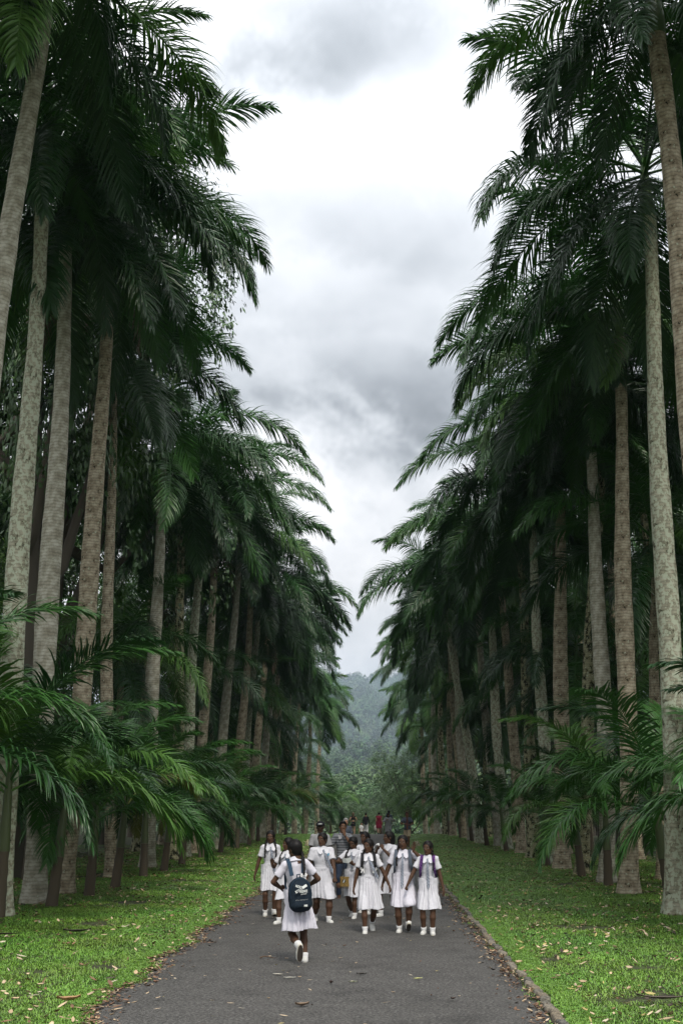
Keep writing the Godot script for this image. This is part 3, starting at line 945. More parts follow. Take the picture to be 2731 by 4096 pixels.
	# the larger pieces one can pick out
	var big := [["fallen_leaf", "curled two-toned brown leaf on the asphalt nearest the bottom middle", "leaf", -0.72, -12.29, 0.20, 0.075, 0.9, Color(0.20, 0.14, 0.09), 0.3],
		["fallen_leaf", "small dark curled leaf on the path before the girl with the backpack", "leaf", -0.48, -13.79, 0.075, 0.06, 1.2, Color(0.05, 0.03, 0.025), 1.2],
		["fallen_leaf", "dark leaf lying flat on the middle of the path below the walking girls", "leaf", -0.14, -14.53, 0.17, 0.06, 0.4, Color(0.05, 0.045, 0.035), 0.1],
		["fallen_leaf", "grey-green leaf with a pale edge in mid path", "leaf", -0.23, -13.89, 0.14, 0.05, 0.3, Color(0.24, 0.26, 0.16), 0.2],
		["fallen_leaf", "pale bleached leaf on the asphalt, nearer of the two pale ones", "leaf", -0.98, -14.2, 0.20, 0.04, 0.25, Color(0.62, 0.60, 0.52), 0.1],
		["fallen_leaf", "pale bleached leaf on the asphalt, farther of the two pale ones", "leaf", -1.14, -14.47, 0.17, 0.045, 0.3, Color(0.60, 0.57, 0.48), 2.9],
		["fallen_leaf", "yellow-green fresh leaf on the right half of the path", "leaf", 0.52, -14.17, 0.16, 0.05, 0.25, Color(0.55, 0.56, 0.22), 0.4],
		["fallen_leaf", "dark brown leaf on the path near the edging stones", "leaf", 0.83, -12.74, 0.09, 0.05, 0.7, Color(0.06, 0.04, 0.03), 0.6],
		["palm_bark_strip", "tan curled palm sheath on the left lawn at the bottom edge", "bark piece", -3.13, -12.45, 0.34, 0.12, 0.8, Color(0.34, 0.20, 0.10), 0.35],
		["palm_bark_strip", "black rotting sheath in the grass on the left lawn", "bark piece", -4.71, -19.02, 0.62, 0.14, 0.5, Color(0.03, 0.024, 0.018), 0.2],
		["palm_bark_strip", "dark strip of sheath at the far left of the lawn", "bark piece", -5.73, -18.62, 0.75, 0.10, 0.3, Color(0.035, 0.028, 0.022), -0.3],
		["palm_bark_strip", "dark sheath with pale edges on the right lawn near the bottom corner", "bark piece", 2.99, -12.72, 0.72, 0.10, 0.45, Color(0.075, 0.06, 0.045), -0.15]]
	for b in big:
		var lifted := 0.055 if b[3] > PATH_L + 0.2 and b[3] < PATH_R else 0.07
		var o := single(b[0], fallen_leaf(b[5] * 0.72, b[6] * 0.8, b[7], 0.004), null, b[1], b[2], Vector3(b[3], lifted, b[4]))
		o.rotation.y = b[9]
		var m: StandardMaterial3D = M.litter.duplicate()
		m.albedo_color = lin(b[8].r, b[8].g, b[8].b)
		o.material_override = m
	for t in [["dry brown twig on the left side of the path beside the lawn", -2.48, -25.33, 1.1, 0.1], ["short dark twig on the path left of the backpack girl's feet", -1.39, -16.07, 0.24, 0.3]]:
		var mb := MB.new()
		var pts := PackedVector3Array(); var rad := PackedFloat32Array()
		for k in 7:
			var u := k / 6.0
			pts.append(Vector3((u - 0.5) * t[3], 0.02 + 0.015 * sin(u * 5.0), 0.03 * sin(u * 4.0) * t[3])); rad.append(0.011 * (1.1 - 0.7 * u))
		mb.tube(pts, rad, 6)
		var o := single("twig", mb.mesh(), mat(lin(0.09, 0.06, 0.04), 0.9), t[0], "twig", Vector3(t[1], 0.03, t[2]))
		o.rotation.y = t[4]

# ---------------------------------------------------------------- bodies
class SDF:
	var o: Vector3
	var nx: int
	var ny: int
	var nz: int
	var s: float
	var d := PackedFloat32Array()
	func _init(lo: Vector3, hi: Vector3, cell: float) -> void:
		o = lo; s = cell
		nx = int((hi.x - lo.x) / cell) + 2; ny = int((hi.y - lo.y) / cell) + 2; nz = int((hi.z - lo.z) / cell) + 2
		d.resize(nx * ny * nz); d.fill(9.0)
	func span(lo: Vector3, hi: Vector3, m: float) -> PackedInt32Array:
		var a := (lo - Vector3(m, m, m) - o) / s; var b := (hi + Vector3(m, m, m) - o) / s
		return PackedInt32Array([maxi(int(a.x), 0), mini(int(b.x) + 1, nx - 1), maxi(int(a.y), 0), mini(int(b.y) + 1, ny - 1), maxi(int(a.z), 0), mini(int(b.z) + 1, nz - 1)])
	func cap(a: Vector3, b: Vector3, ra: float, rb: float, k: float, cut := false) -> void:
		var m := maxf(ra, rb)
		var q := span(a.min(b) - Vector3(m, m, m), a.max(b) + Vector3(m, m, m), k + 2.0 * s)
		var ab := b - a
		var L2 := maxf(ab.length_squared(), 1e-9)
		var dir := ab / sqrt(L2)
		for z in range(q[4], q[5] + 1):
			for y in range(q[2], q[3] + 1):
				var i := (z * ny + y) * nx + q[0]
				for x in range(q[0], q[1] + 1):
					var p := o + Vector3(x, y, z) * s - a
					var t := p.dot(ab) / L2
					var tc := clampf(t, 0.0, 1.0)
					var v := (p - ab * tc).length() - lerpf(ra, rb, tc)
					if cut:
						v = maxf(v, (p - ab).dot(dir))
					var e := d[i]
					var h := maxf(k - absf(e - v), 0.0) / k
					d[i] = minf(e, v) - h * h * k * 0.25
					i += 1
	func ell(c: Vector3, r: Vector3, k: float, carve := false) -> void:
		var q := span(c - r, c + r, k + 2.0 * s)
		for z in range(q[4], q[5] + 1):
			for y in range(q[2], q[3] + 1):
				var i := (z * ny + y) * nx + q[0]
				for x in range(q[0], q[1] + 1):
					var p := o + Vector3(x, y, z) * s - c
					var k0 := (p / r).length()
					var k1 := maxf((p / (r * r)).length(), 1e-6)
					var v := k0 * (k0 - 1.0) / k1
					var e := d[i]
					if carve:
						v = -v
						var h := maxf(k - absf(e - v), 0.0) / k
						d[i] = maxf(e, v) + h * h * k * 0.25
					else:
						var h := maxf(k - absf(e - v), 0.0) / k
						d[i] = minf(e, v) - h * h * k * 0.25
					i += 1
	func slice(at: Vector3, nn: Vector3) -> void:     # cut away what lies on the side of nn
		var i := 0
		for z in nz:
			for y in ny:
				for x in nx:
					d[i] = maxf(d[i], (o + Vector3(x, y, z) * s - at).dot(nn))
					i += 1
	func net(mb: MB, col := Color.WHITE) -> void:
		var at := PackedInt32Array(); at.resize(d.size()); at.fill(-1)
		var far := 4.0 * s
		var off := PackedInt32Array([0, 1, nx, nx + 1, nx * ny, nx * ny + 1, nx * ny + nx, nx * ny + nx + 1])
		var ends := [[0, 1], [2, 3], [4, 5], [6, 7], [0, 2], [1, 3], [4, 6], [5, 7], [0, 4], [1, 5], [2, 6], [3, 7]]
		var cor := [Vector3(0, 0, 0), Vector3(1, 0, 0), Vector3(0, 1, 0), Vector3(1, 1, 0), Vector3(0, 0, 1), Vector3(1, 0, 1), Vector3(0, 1, 1), Vector3(1, 1, 1)]
		var v := PackedFloat32Array(); v.resize(8)
		for z in nz - 1:
			for y in ny - 1:
				var i := (z * ny + y) * nx - 1
				for x in nx - 1:
					i += 1
					if absf(d[i]) > far:
						continue
					var inside := 0
					for c in 8:
						v[c] = d[i + off[c]]
						if v[c] < 0.0: inside += 1
					if inside == 0 or inside == 8:
						continue
					var p := Vector3.ZERO
					var cnt := 0
					for e in ends:
						var a: float = v[e[0]]; var b: float = v[e[1]]
						if (a < 0.0) != (b < 0.0):
							p += (cor[e[0]] as Vector3).lerp(cor[e[1]], a / (a - b))
							cnt += 1
					var g := Vector3(v[1] - v[0] + v[3] - v[2] + v[5] - v[4] + v[7] - v[6], v[2] - v[0] + v[3] - v[1] + v[6] - v[4] + v[7] - v[5], v[4] - v[0] + v[5] - v[1] + v[6] - v[2] + v[7] - v[3])
					at[i] = mb.add(o + (Vector3(x, y, z) + p / cnt) * s, g.normalized(), Vector2.ZERO, col)
		var X := 1; var Y := nx; var Z := nx * ny
		for z in range(1, nz - 1):
			for y in range(1, ny - 1):
				for x in range(1, nx - 1):
					var i := (z * ny + y) * nx + x
					if at[i] < 0:
						continue
					var neg := d[i] < 0.0
					if neg != (d[i + X] < 0.0): four(mb, at, i, i - Y, i - Y - Z, i - Z)
					if neg != (d[i + Y] < 0.0): four(mb, at, i, i - X, i - X - Z, i - Z)
					if neg != (d[i + Z] < 0.0): four(mb, at, i, i - X, i - X - Y, i - Y)
	func four(mb: MB, at: PackedInt32Array, a: int, b: int, c: int, e: int) -> void:
		if at[a] >= 0 and at[b] >= 0 and at[c] >= 0 and at[e] >= 0:
			mb.quad(at[a], at[b], at[c], at[e])

var heads := {}
var hands := {}
var shoe_upper: MB
var shoe_sole: MB
var shoe_tread: MB

func build_heads() -> void:
	for who in ["girl", "man"]:
		var m: bool = who == "man"
		var f := SDF.new(Vector3(-0.1, -0.19, -0.12), Vector3(0.1, 0.14, 0.13), 0.0055)
		f.ell(Vector3(0, 0.030, -0.012), Vector3(0.074, 0.082, 0.092), 0.01)
		f.ell(Vector3(0, -0.030, 0.020), Vector3(0.058 if m else 0.055, 0.076, 0.062), 0.03)
		f.ell(Vector3(0, -0.090, 0.050), Vector3(0.022, 0.016, 0.020), 0.025)     # chin
		f.cap(Vector3(-0.045, -0.062, 0.0), Vector3(0, -0.09, 0.045), 0.018, 0.014, 0.03)
		f.cap(Vector3(0.045, -0.062, 0.0), Vector3(0, -0.09, 0.045), 0.018, 0.014, 0.03)
		f.ell(Vector3(0.034, 0.008, 0.083), Vector3(0.019, 0.012, 0.012), 0.014, true)   # eye sockets
		f.ell(Vector3(-0.034, 0.008, 0.083), Vector3(0.019, 0.012, 0.012), 0.014, true)
		f.ell(Vector3(0.032, 0.006, 0.066), Vector3(0.0125, 0.011, 0.0125), 0.004)
		f.ell(Vector3(-0.032, 0.006, 0.066), Vector3(0.0125, 0.011, 0.0125), 0.004)
		f.cap(Vector3(-0.045, 0.027, 0.068), Vector3(0.045, 0.027, 0.068), 0.010, 0.010, 0.014)
		f.cap(Vector3(0, 0.012, 0.080), Vector3(0, -0.030, 0.094), 0.008, 0.012, 0.012)
		f.cap(Vector3(-0.011, -0.034, 0.086), Vector3(0.011, -0.034, 0.086), 0.009, 0.009, 0.008)
		f.ell(Vector3(0, -0.056, 0.076), Vector3(0.024, 0.007, 0.011), 0.005)
		f.ell(Vector3(0, -0.066, 0.073), Vector3(0.020, 0.007, 0.011), 0.005)
		for s: float in [-1.0, 1.0]:
			f.ell(Vector3(0.074 * s, -0.004, -0.006), Vector3(0.011, 0.032, 0.020), 0.008)
		f.cap(Vector3(0, -0.05, -0.022), Vector3(0, -0.18, -0.030), 0.047 if not m else 0.056, 0.050 if not m else 0.062, 0.02)
		var mb := MB.new()
		f.net(mb)
		var tags := PackedByteArray(); tags.resize(mb.v.size())
		for i in mb.v.size():
			var p: Vector3 = mb.v[i]
			var q := Vector2(absf(p.x) - 0.032, p.y - 0.006)
			if p.z > 0.05 and absf(q.x) < 0.013 and absf(q.y) < 0.0075:
				tags[i] = 2 if q.length() < 0.0075 else 1
			elif p.z > 0.05 and absf(absf(p.x) - 0.034) < 0.02 and absf(p.y - 0.030 + 0.15 * absf(absf(p.x) - 0.03)) < 0.0035:
				tags[i] = 3
			elif p.z > 0.06 and absf(p.x) < 0.023 and absf(p.y + 0.061) < 0.009:
				tags[i] = 4 if absf(p.y + 0.061) > 0.002 else 3
		heads[who] = [mb, tags]
	# hair shapes in the head's own space
	var hair := func(name_: String, build: Callable) -> void:
		var f := SDF.new(Vector3(-0.14, -0.36, -0.19), Vector3(0.14, 0.17, 0.14), 0.008)
		(build as Callable).call(f)
		var mb := MB.new()
		f.net(mb)
		for i in mb.v.size():      # strands combed back
			var p: Vector3 = mb.v[i]
			mb.v[i] = p + mb.n[i] * (0.0018 * sin(p.x * 420.0 + p.y * 120.0) + 0.0012 * sin(p.x * 900.0 - p.z * 160.0))
		heads[name_] = mb
	hair.call("tied", func(f: SDF) -> void:
		f.ell(Vector3(0, 0.034, -0.020), Vector3(0.089, 0.096, 0.104), 0.01)
		f.ell(Vector3(0, -0.02, -0.045), Vector3(0.072, 0.075, 0.062), 0.02)
		f.ell(Vector3(0, -0.035, 0.085), Vector3(0.066, 0.105, 0.085), 0.012, true)
		f.ell(Vector3(0, -0.12, 0.03), Vector3(0.09, 0.07, 0.08), 0.012, true))
	hair.call("short", func(f: SDF) -> void:
		f.ell(Vector3(0, 0.040, -0.014), Vector3(0.084, 0.092, 0.098), 0.01)
		f.ell(Vector3(0, 0.095, 0.035), Vector3(0.06, 0.03, 0.05), 0.02)
		f.ell(Vector3(0, -0.035, 0.085), Vector3(0.070, 0.100, 0.080), 0.012, true)
		f.ell(Vector3(0, -0.115, 0.0), Vector3(0.10, 0.09, 0.12), 0.01, true))
	hair.call("long", func(f: SDF) -> void:
		f.ell(Vector3(0, 0.034, -0.018), Vector3(0.084, 0.090, 0.098), 0.01)
		f.cap(Vector3(0, 0.0, -0.05), Vector3(0, -0.24, -0.075), 0.082, 0.05, 0.03)
		f.ell(Vector3(0, -0.035, 0.085), Vector3(0.062, 0.105, 0.085), 0.012, true)
		f.ell(Vector3(0, -0.15, 0.05), Vector3(0.09, 0.10, 0.09), 0.012, true))
	hair.call("scarf", func(f: SDF) -> void:
		f.ell(Vector3(0, 0.036, -0.016), Vector3(0.093, 0.098, 0.105), 0.01)
		f.ell(Vector3(0, -0.10, -0.01), Vector3(0.085, 0.10, 0.09), 0.04)
		f.ell(Vector3(0, -0.22, 0.0), Vector3(0.13, 0.11, 0.10), 0.04)
		f.ell(Vector3(0, -0.02, 0.10), Vector3(0.050, 0.072, 0.055), 0.01, true))
	hair.call("bun", func(f: SDF) -> void:
		f.ell(Vector3(0, 0.034, -0.020), Vector3(0.083, 0.090, 0.098), 0.01)
		f.ell(Vector3(0, 0.06, -0.115), Vector3(0.045, 0.045, 0.04), 0.015)
		f.ell(Vector3(0, -0.035, 0.085), Vector3(0.066, 0.105, 0.085), 0.012, true)
		f.ell(Vector3(0, -0.12, -0.02), Vector3(0.11, 0.075, 0.13), 0.012, true))
	hair.call("cap", func(f: SDF) -> void:
		f.ell(Vector3(0, 0.052, -0.010), Vector3(0.091, 0.084, 0.104), 0.008)
		f.ell(Vector3(0, -0.045, 0.0), Vector3(0.16, 0.085, 0.17), 0.006, true)
		f.ell(Vector3(0, 0.046, 0.115), Vector3(0.068, 0.010, 0.062), 0.006))

func build_hands() -> void:
	var lens := [0.068, 0.077, 0.071, 0.055]
	var xs := [0.029, 0.010, -0.009, -0.027]
	for pose in [["relaxed", 22.0, 28.0, 18.0], ["fist", 78.0, 88.0, 55.0], ["open", 4.0, 8.0, 6.0]]:
		var f := SDF.new(Vector3(-0.065, -0.20, -0.035), Vector3(0.085, 0.03, 0.085), 0.0042)
		f.cap(Vector3(0, 0.02, 0), Vector3(0, -0.02, 0), 0.021, 0.021, 0.012)
		for k in 4:
			var r: float = 0.0088 if k < 3 else 0.0076
			var a := Vector3(xs[k] * 0.45, -0.015, 0); var b := Vector3(xs[k], -0.088 + 0.006 * absf(k - 1.2), 0)
			f.cap(a, b, 0.0135, 0.0115, 0.012)
			var ang := 0.0
			var spread: float = xs[k] * (4.0 if pose[0] == "open" else 1.0)
			var p := b
			for j in 3:
				ang += deg_to_rad(pose[1 + j] + k * 2.0)
				var L: float = lens[k] * [0.45, 0.31, 0.24][j]
				var q := p + Vector3(spread * 0.9 * cos(ang), -cos(ang), sin(ang)).normalized() * L
				f.cap(p, q, r, r * 0.92, 0.003)
				r *= 0.93
				p = q
		var th := [Vector3(0.022, -0.022, 0.006), Vector3(0.044, -0.048, 0.018), Vector3(0.050, -0.078, 0.028), Vector3(0.047, -0.100, 0.036)]
		if pose[0] == "fist": th = [Vector3(0.022, -0.022, 0.006), Vector3(0.040, -0.050, 0.026), Vector3(0.034, -0.078, 0.044), Vector3(0.014, -0.090, 0.050)]
		if pose[0] == "open": th = [Vector3(0.022, -0.020, 0.004), Vector3(0.050, -0.040, 0.012), Vector3(0.066, -0.064, 0.016), Vector3(0.076, -0.084, 0.018)]
		f.cap(th[0], th[1], 0.015, 0.012, 0.012); f.cap(th[1], th[2], 0.0105, 0.0095, 0.004); f.cap(th[2], th[3], 0.0095, 0.0078, 0.004)
		var mb := MB.new()
		f.net(mb)
		hands[pose[0]] = mb
	var s := SDF.new(Vector3(-0.06, -0.02, -0.10), Vector3(0.06, 0.13, 0.20), 0.008)
	s.cap(Vector3(0, 0.040, -0.040), Vector3(0, 0.036, 0.115), 0.038, 0.036, 0.02)
	s.cap(Vector3(0.004, 0.028, 0.05), Vector3(0.004, 0.028, 0.12), 0.042, 0.038, 0.02)
	s.cap(Vector3(0, 0.05, -0.035), Vector3(0, 0.088, -0.030), 0.037, 0.036, 0.02)
	s.slice(Vector3(0, 0.010, 0), Vector3.DOWN)
	s.slice(Vector3(0, 0.092, 0), Vector3.UP)
	shoe_upper = MB.new(); s.net(shoe_upper)
	shoe_sole = MB.new()
	var rings := []
	for k in 4:
		var ring := PackedVector3Array()
		var grow: float = [0.94, 1.0, 1.0, 0.96][k]
		for i in 25:
			var a := TAU * (i % 24) / 24.0
			var zc := sin(a)
			var w := 0.041 + 0.006 * clampf(zc, 0, 1) - 0.004 * clampf(-zc, 0, 1)
			ring.append(Vector3(signf(cos(a)) * pow(absf(cos(a)), 0.75) * w * grow, [0.0, 0.004, 0.020, 0.024][k], 0.040 + zc * 0.122 * grow))
		rings.append(ring)
	shoe_sole.loft(rings, 1.0, Color.WHITE, true, true)
	shoe_tread = MB.new()
	var low := PackedVector3Array(); var up := PackedVector3Array()
	for q: Vector3 in rings[0]:
		low.append(Vector3(q.x * 0.97, -0.006, q.z)); up.append(Vector3(q.x * 0.97, -0.001, q.z))
	shoe_tread.loft([low, up], 1.0, Color.WHITE, true, true)

func elbow(a: Vector3, c: Vector3, l1: float, l2: float, hint: Vector3) -> Array:   # two-bone reach: [middle joint, end joint]
	var ac := c - a
	var D := clampf(ac.length(), absf(l1 - l2) + 0.001, (l1 + l2) * 0.999)
	var dir := ac.normalized()
	var x := (l1 * l1 - l2 * l2 + D * D) / (2.0 * D)
	var hgt := sqrt(maxf(l1 * l1 - x * x, 0.0))
	var side := (hint - dir * hint.dot(dir)).normalized()
	return [a + dir * x + side * hgt, a + dir * D]

func front_z(y: float) -> float:      # how far the clothed chest stands forward at a height (fractions of the figure's height)
	return 0.052 + 0.030 * smoothstep(0.83, 0.74, y) - 0.012 * smoothstep(0.70, 0.62, y) + 0.030 * smoothstep(0.60, 0.42, y)

func ribbon(mb: MB, pts: PackedVector3Array, widths: PackedFloat32Array, across: Vector3, thick: float, vs := 1.0) -> void:
	var rings := []
	for k in pts.size():
		var t: Vector3 = (pts[mini(k + 1, pts.size() - 1)] - pts[maxi(k - 1, 0)]).normalized()
		var x := (across - t * across.dot(t)).normalized()
		var y := t.cross(x)
		var ring := PackedVector3Array()
		for q in [Vector2(-1, -1), Vector2(1, -1), Vector2(1, 1), Vector2(-1, 1), Vector2(-1, -1)]:
			ring.append(pts[k] + x * q.x * widths[k] * 0.5 + y * q.y * thick * 0.5)
		rings.append(ring)
	var first := mb.v.size()
	mb.loft(rings, vs, Color.WHITE, true, true)
	for k in pts.size():
		for i in 5:
			mb.uv[first + k * 5 + i] = Vector2([0.0, 1.0, 1.0, 0.0, 0.0][i], mb.uv[first + k * 5 + i].y)

var wrinkle := FastNoiseLite.new()

func crumple(mb: MB, from: int, amount: float, freq: float) -> void:
	wrinkle.frequency = freq
	for i in range(from, mb.v.size()):
		var p: Vector3 = mb.v[i]
		mb.v[i] = p + mb.n[i] * wrinkle.get_noise_3dv(p) * amount

func figure(s: Dictionary) -> Dictionary:
	var h: float = s.h
	var male: bool = s.get("male", false)
	var cell: float = s.get("cell", 0.016)
	var w: float = s.get("wide", 0.91)                       # build
	var root := thing("person", s.label, "person", Vector3(s.at.x, gy(s.at.x, s.at.y), s.at.y), s.get("yaw", 0.0), s.get("group", ""))
	if s.has("roll"):
		root.basis = Basis(Vector3.BACK, s.roll) * root.basis
	var skin: Color = s.get("skin", Color(0.076, 0.040, 0.025))
	var sh: float = (0.108 if male else 0.094) * h * w
	var hip := Vector3(0, 0.515 * h, 0)
	var lean: float = s.get("lean", 0.0)
	var neck := Vector3(0, 0.835 * h, -0.012 * h + lean * h)
	var shoulder := {1: Vector3(sh, 0.808 * h, -0.008 * h + lean * h), -1: Vector3(-sh, 0.808 * h, -0.008 * h + lean * h)}
	var ankle := {1: s.get("fl", Vector3(0.05, 0.045, 0.08)) * h, -1: s.get("fr", Vector3(-0.05, 0.045, -0.08)) * h}
	var pitch := {1: s.get("pl", 0.0), -1: s.get("pr", 0.0)}
	var wrist := {1: s.get("hl", Vector3(0.15, 0.47, 0.03)) * h, -1: s.get("hr", Vector3(-0.15, 0.47, 0.03)) * h}
	var el_hint := {1: s.get("el", Vector3(0.5, 0, -1)), -1: s.get("er", Vector3(-0.5, 0, -1))}
	var J := {}
	var f := SDF.new(Vector3(-0.34 * h, -0.02, -0.34 * h), Vector3(0.34 * h, 0.90 * h, 0.34 * h), cell)
	f.ell(Vector3(0, 0.735 * h, lean * h), Vector3(0.085 * w, 0.10, 0.058 * w) * h, 0.02)
	f.ell(Vector3(0, 0.60 * h, lean * h * 0.5), Vector3(0.068 * w, 0.11, 0.050 * w) * h, 0.03)
	f.ell(Vector3(0, 0.52 * h, 0), Vector3(0.082 * w, 0.06, 0.060 * w) * h, 0.03)
	f.cap(shoulder[1], shoulder[-1], 0.032 * h, 0.032 * h, 0.03)
	f.cap(neck + Vector3(0, -0.03 * h, 0), neck + Vector3(0, 0.045 * h, 0.008 * h), 0.034 * h, 0.030 * h, 0.03)
	for k: int in [1, -1]:
		var arm := elbow(shoulder[k], wrist[k], 0.172 * h, 0.150 * h, el_hint[k])
		J["e%d" % k] = arm[0]; J["w%d" % k] = arm[1]
		f.cap(shoulder[k], arm[0], 0.029 * h * w, 0.024 * h * w, 0.015)
		f.cap(arm[0], arm[0].lerp(arm[1], 0.3), 0.024 * h * w, 0.0245 * h * w, 0.012)
		f.cap(arm[0].lerp(arm[1], 0.3), arm[1], 0.0245 * h * w, 0.0155 * h, 0.012)
		var hp := hip + Vector3(0.050 * k * h * w, -0.02 * h, 0)
		var leg := elbow(hp, ankle[k], 0.245 * h, 0.235 * h, Vector3(0.12 * k, 0, 1))
		J["k%d" % k] = leg[0]; J["a%d" % k] = leg[1]
		f.cap(hp, leg[0], 0.053 * h * w, 0.034 * h * w, 0.02)
		var shin: Vector3 = leg[1] - leg[0]
		var back := shin.cross(Vector3.RIGHT).normalized() * 0.008 * h
		f.cap(leg[0], leg[0] + shin * 0.35 + back, 0.034 * h * w, 0.036 * h * w, 0.02)
		f.cap(leg[0] + shin * 0.35 + back, leg[1], 0.036 * h * w, 0.021 * h, 0.02)
		if s.get("bare_feet", false):
			var fb := Basis(Vector3.UP, 0.12 * k) * Basis(Vector3.RIGHT, pitch[k])
			f.cap(leg[1] + fb * Vector3(0, -0.018, -0.02) * h, leg[1] + fb * Vector3(0, -0.030, 0.085) * h, 0.020 * h, 0.014 * h, 0.02)
	var body := MB.new()
	f.net(body, skin)
	# head
	var hs: float = (0.140 if not male else 0.134) * h / 0.215
	var look := Basis(Vector3.UP, s.get("turn", 0.0)) * Basis(Vector3.RIGHT, s.get("nod", 0.0)) * Basis(Vector3.BACK, s.get("tilt", 0.0))
	var hc := neck + Vector3(0, 0.072 * h, 0.012 * h) + Vector3(0, 0.02 * h, 0)
	var ht := Transform3D(look * Basis.from_scale(Vector3(hs, hs, hs)), hc)
	var hd: Array = heads["man" if male else "girl"]
	var cols := PackedColorArray()
	for t in hd[1]:
		cols.append([skin, Color(0.24, 0.21, 0.19), Color(0.012, 0.008, 0.006), Color(0.014, 0.01, 0.008), Color(skin.r * 0.9, skin.g * 0.62, skin.b * 0.7)][t])
	body.append(hd[0], ht, cols)
	# hands
	for k: int in [1, -1]:
		var e: Vector3 = J["e%d" % k]; var wr: Vector3 = J["w%d" % k]
		var dir := (wr - e).normalized()
		dir = s.get("dl" if k == 1 else "dr", dir).normalized()
		var palm: Vector3 = s.get("nl" if k == 1 else "nr", Vector3(-k, 0, 0.25))
		var y := -dir
		var zz := (palm - y * palm.dot(y)).normalized()
		var hk := h / 1.70
		var b := Basis(y.cross(zz) * k * hk, y * hk, zz * hk)
		var hm: MB = hands[s.get("gl" if k == 1 else "gr", "relaxed")]
		var hc2 := PackedColorArray(); hc2.resize(hm.v.size()); hc2.fill(skin)
		body.append(hm, Transform3D(b, wr), hc2)
		J["palm%d" % k] = wr + dir * 0.07 * hk
	part("body", body.mesh(), M.skin, root)
	# hair
	var hk: String = s.get("hair", "tied")
	if hk != "none":
		var ho := part("headscarf" if hk == "scarf" else "cap" if hk == "cap" else "hair", heads[hk + "_mesh"], s.get("hair_mat", M.hair), root, ht)
		if hk == "cap":
			text("lettering", "LOVE", 0.075, ho, Transform3D(Basis(Vector3.RIGHT, -0.42), Vector3(0, 0.078, 0.094)), M.white_print)
	# footwear
	if s.get("shoes", "white") == "white":
		for k: int in [1, -1]:
			var a: Vector3 = J["a%d" % k]
			var fb := Basis(Vector3.UP, s.get("toe_out", 0.1) * k) * Basis(Vector3.RIGHT, pitch[k])
			var fs := h / 1.58
			var sw := part("sock", sock_mesh(J["k%d" % k], a, h), M.sock, root)
			var t := Transform3D(fb * Basis.from_scale(Vector3(fs, fs, fs)), a - fb * Vector3(0, 0.056 * fs, -0.02 * fs))
			var so := part("shoe", M.shoe_mesh, M.shoe, root, t)
			part("sole", M.sole_mesh, M.sole, so)
			part("tread", M.tread_mesh, M.tread, so)
			for q in 2:
				var st := MB.new()
				var pts := PackedVector3Array(); var wd := PackedFloat32Array()
				for i in 7:
					var an := PI * i / 6.0
					pts.append(Vector3(cos(an) * 0.044, 0.030 + 0.047 * sin(an) - q * 0.008, 0.045 + q * 0.032)); wd.append(0.02)
				ribbon(st, pts, wd, Vector3.BACK, 0.004)
				part("strap", st.mesh(), M.shoe, so)
	elif s.shoes != "none":
		for k: int in [1, -1]:
			var a: Vector3 = J["a%d" % k]
			var fb := Basis(Vector3.UP, 0.12 * k) * Basis(Vector3.RIGHT, pitch[k])
			var fs := h / 1.62
			var t := Transform3D(fb * Basis.from_scale(Vector3(fs, fs, fs)), a - fb * Vector3(0, 0.065 * fs, -0.005))
			if s.shoes == "sandal":
				var so := part("sandal", M.sole_mesh, M.black_rubber, root, t)
				var st := MB.new()
				for q: float in [-1.0, 1.0]:
					ribbon(st, PackedVector3Array([Vector3(0.036 * q, 0.022, 0.05), Vector3(0.022 * q, 0.058, 0.075), Vector3(0.0, 0.05, 0.11)]), PackedFloat32Array([0.016, 0.014, 0.01]), Vector3.BACK, 0.004)
				part("strap", st.mesh(), M.black_rubber, so)
			else:
				var so := part("shoe", M.shoe_mesh, s.get("shoe_mat", M.dark_cloth), root, t)
				part("sole", M.sole_mesh, M.black_rubber, so)
	return {"root": root, "J": J, "h": h, "w": w, "lean": lean, "shoulder": shoulder, "neck": neck, "hip": hip, "head": ht, "cell": cell}

func sock_mesh(knee: Vector3, a: Vector3, h: float) -> ArrayMesh:
	var up := (knee - a).normalized()
	var mb := MB.new()
	mb.tube(PackedVector3Array([a - up * 0.02 * h, a + up * 0.01 * h, a + up * 0.028 * h, a + up * 0.046 * h, a + up * 0.048 * h]), PackedFloat32Array([0.028 * h, 0.0285 * h, 0.031 * h, 0.0335 * h, 0.022 * h]), 14)
	return mb.mesh()

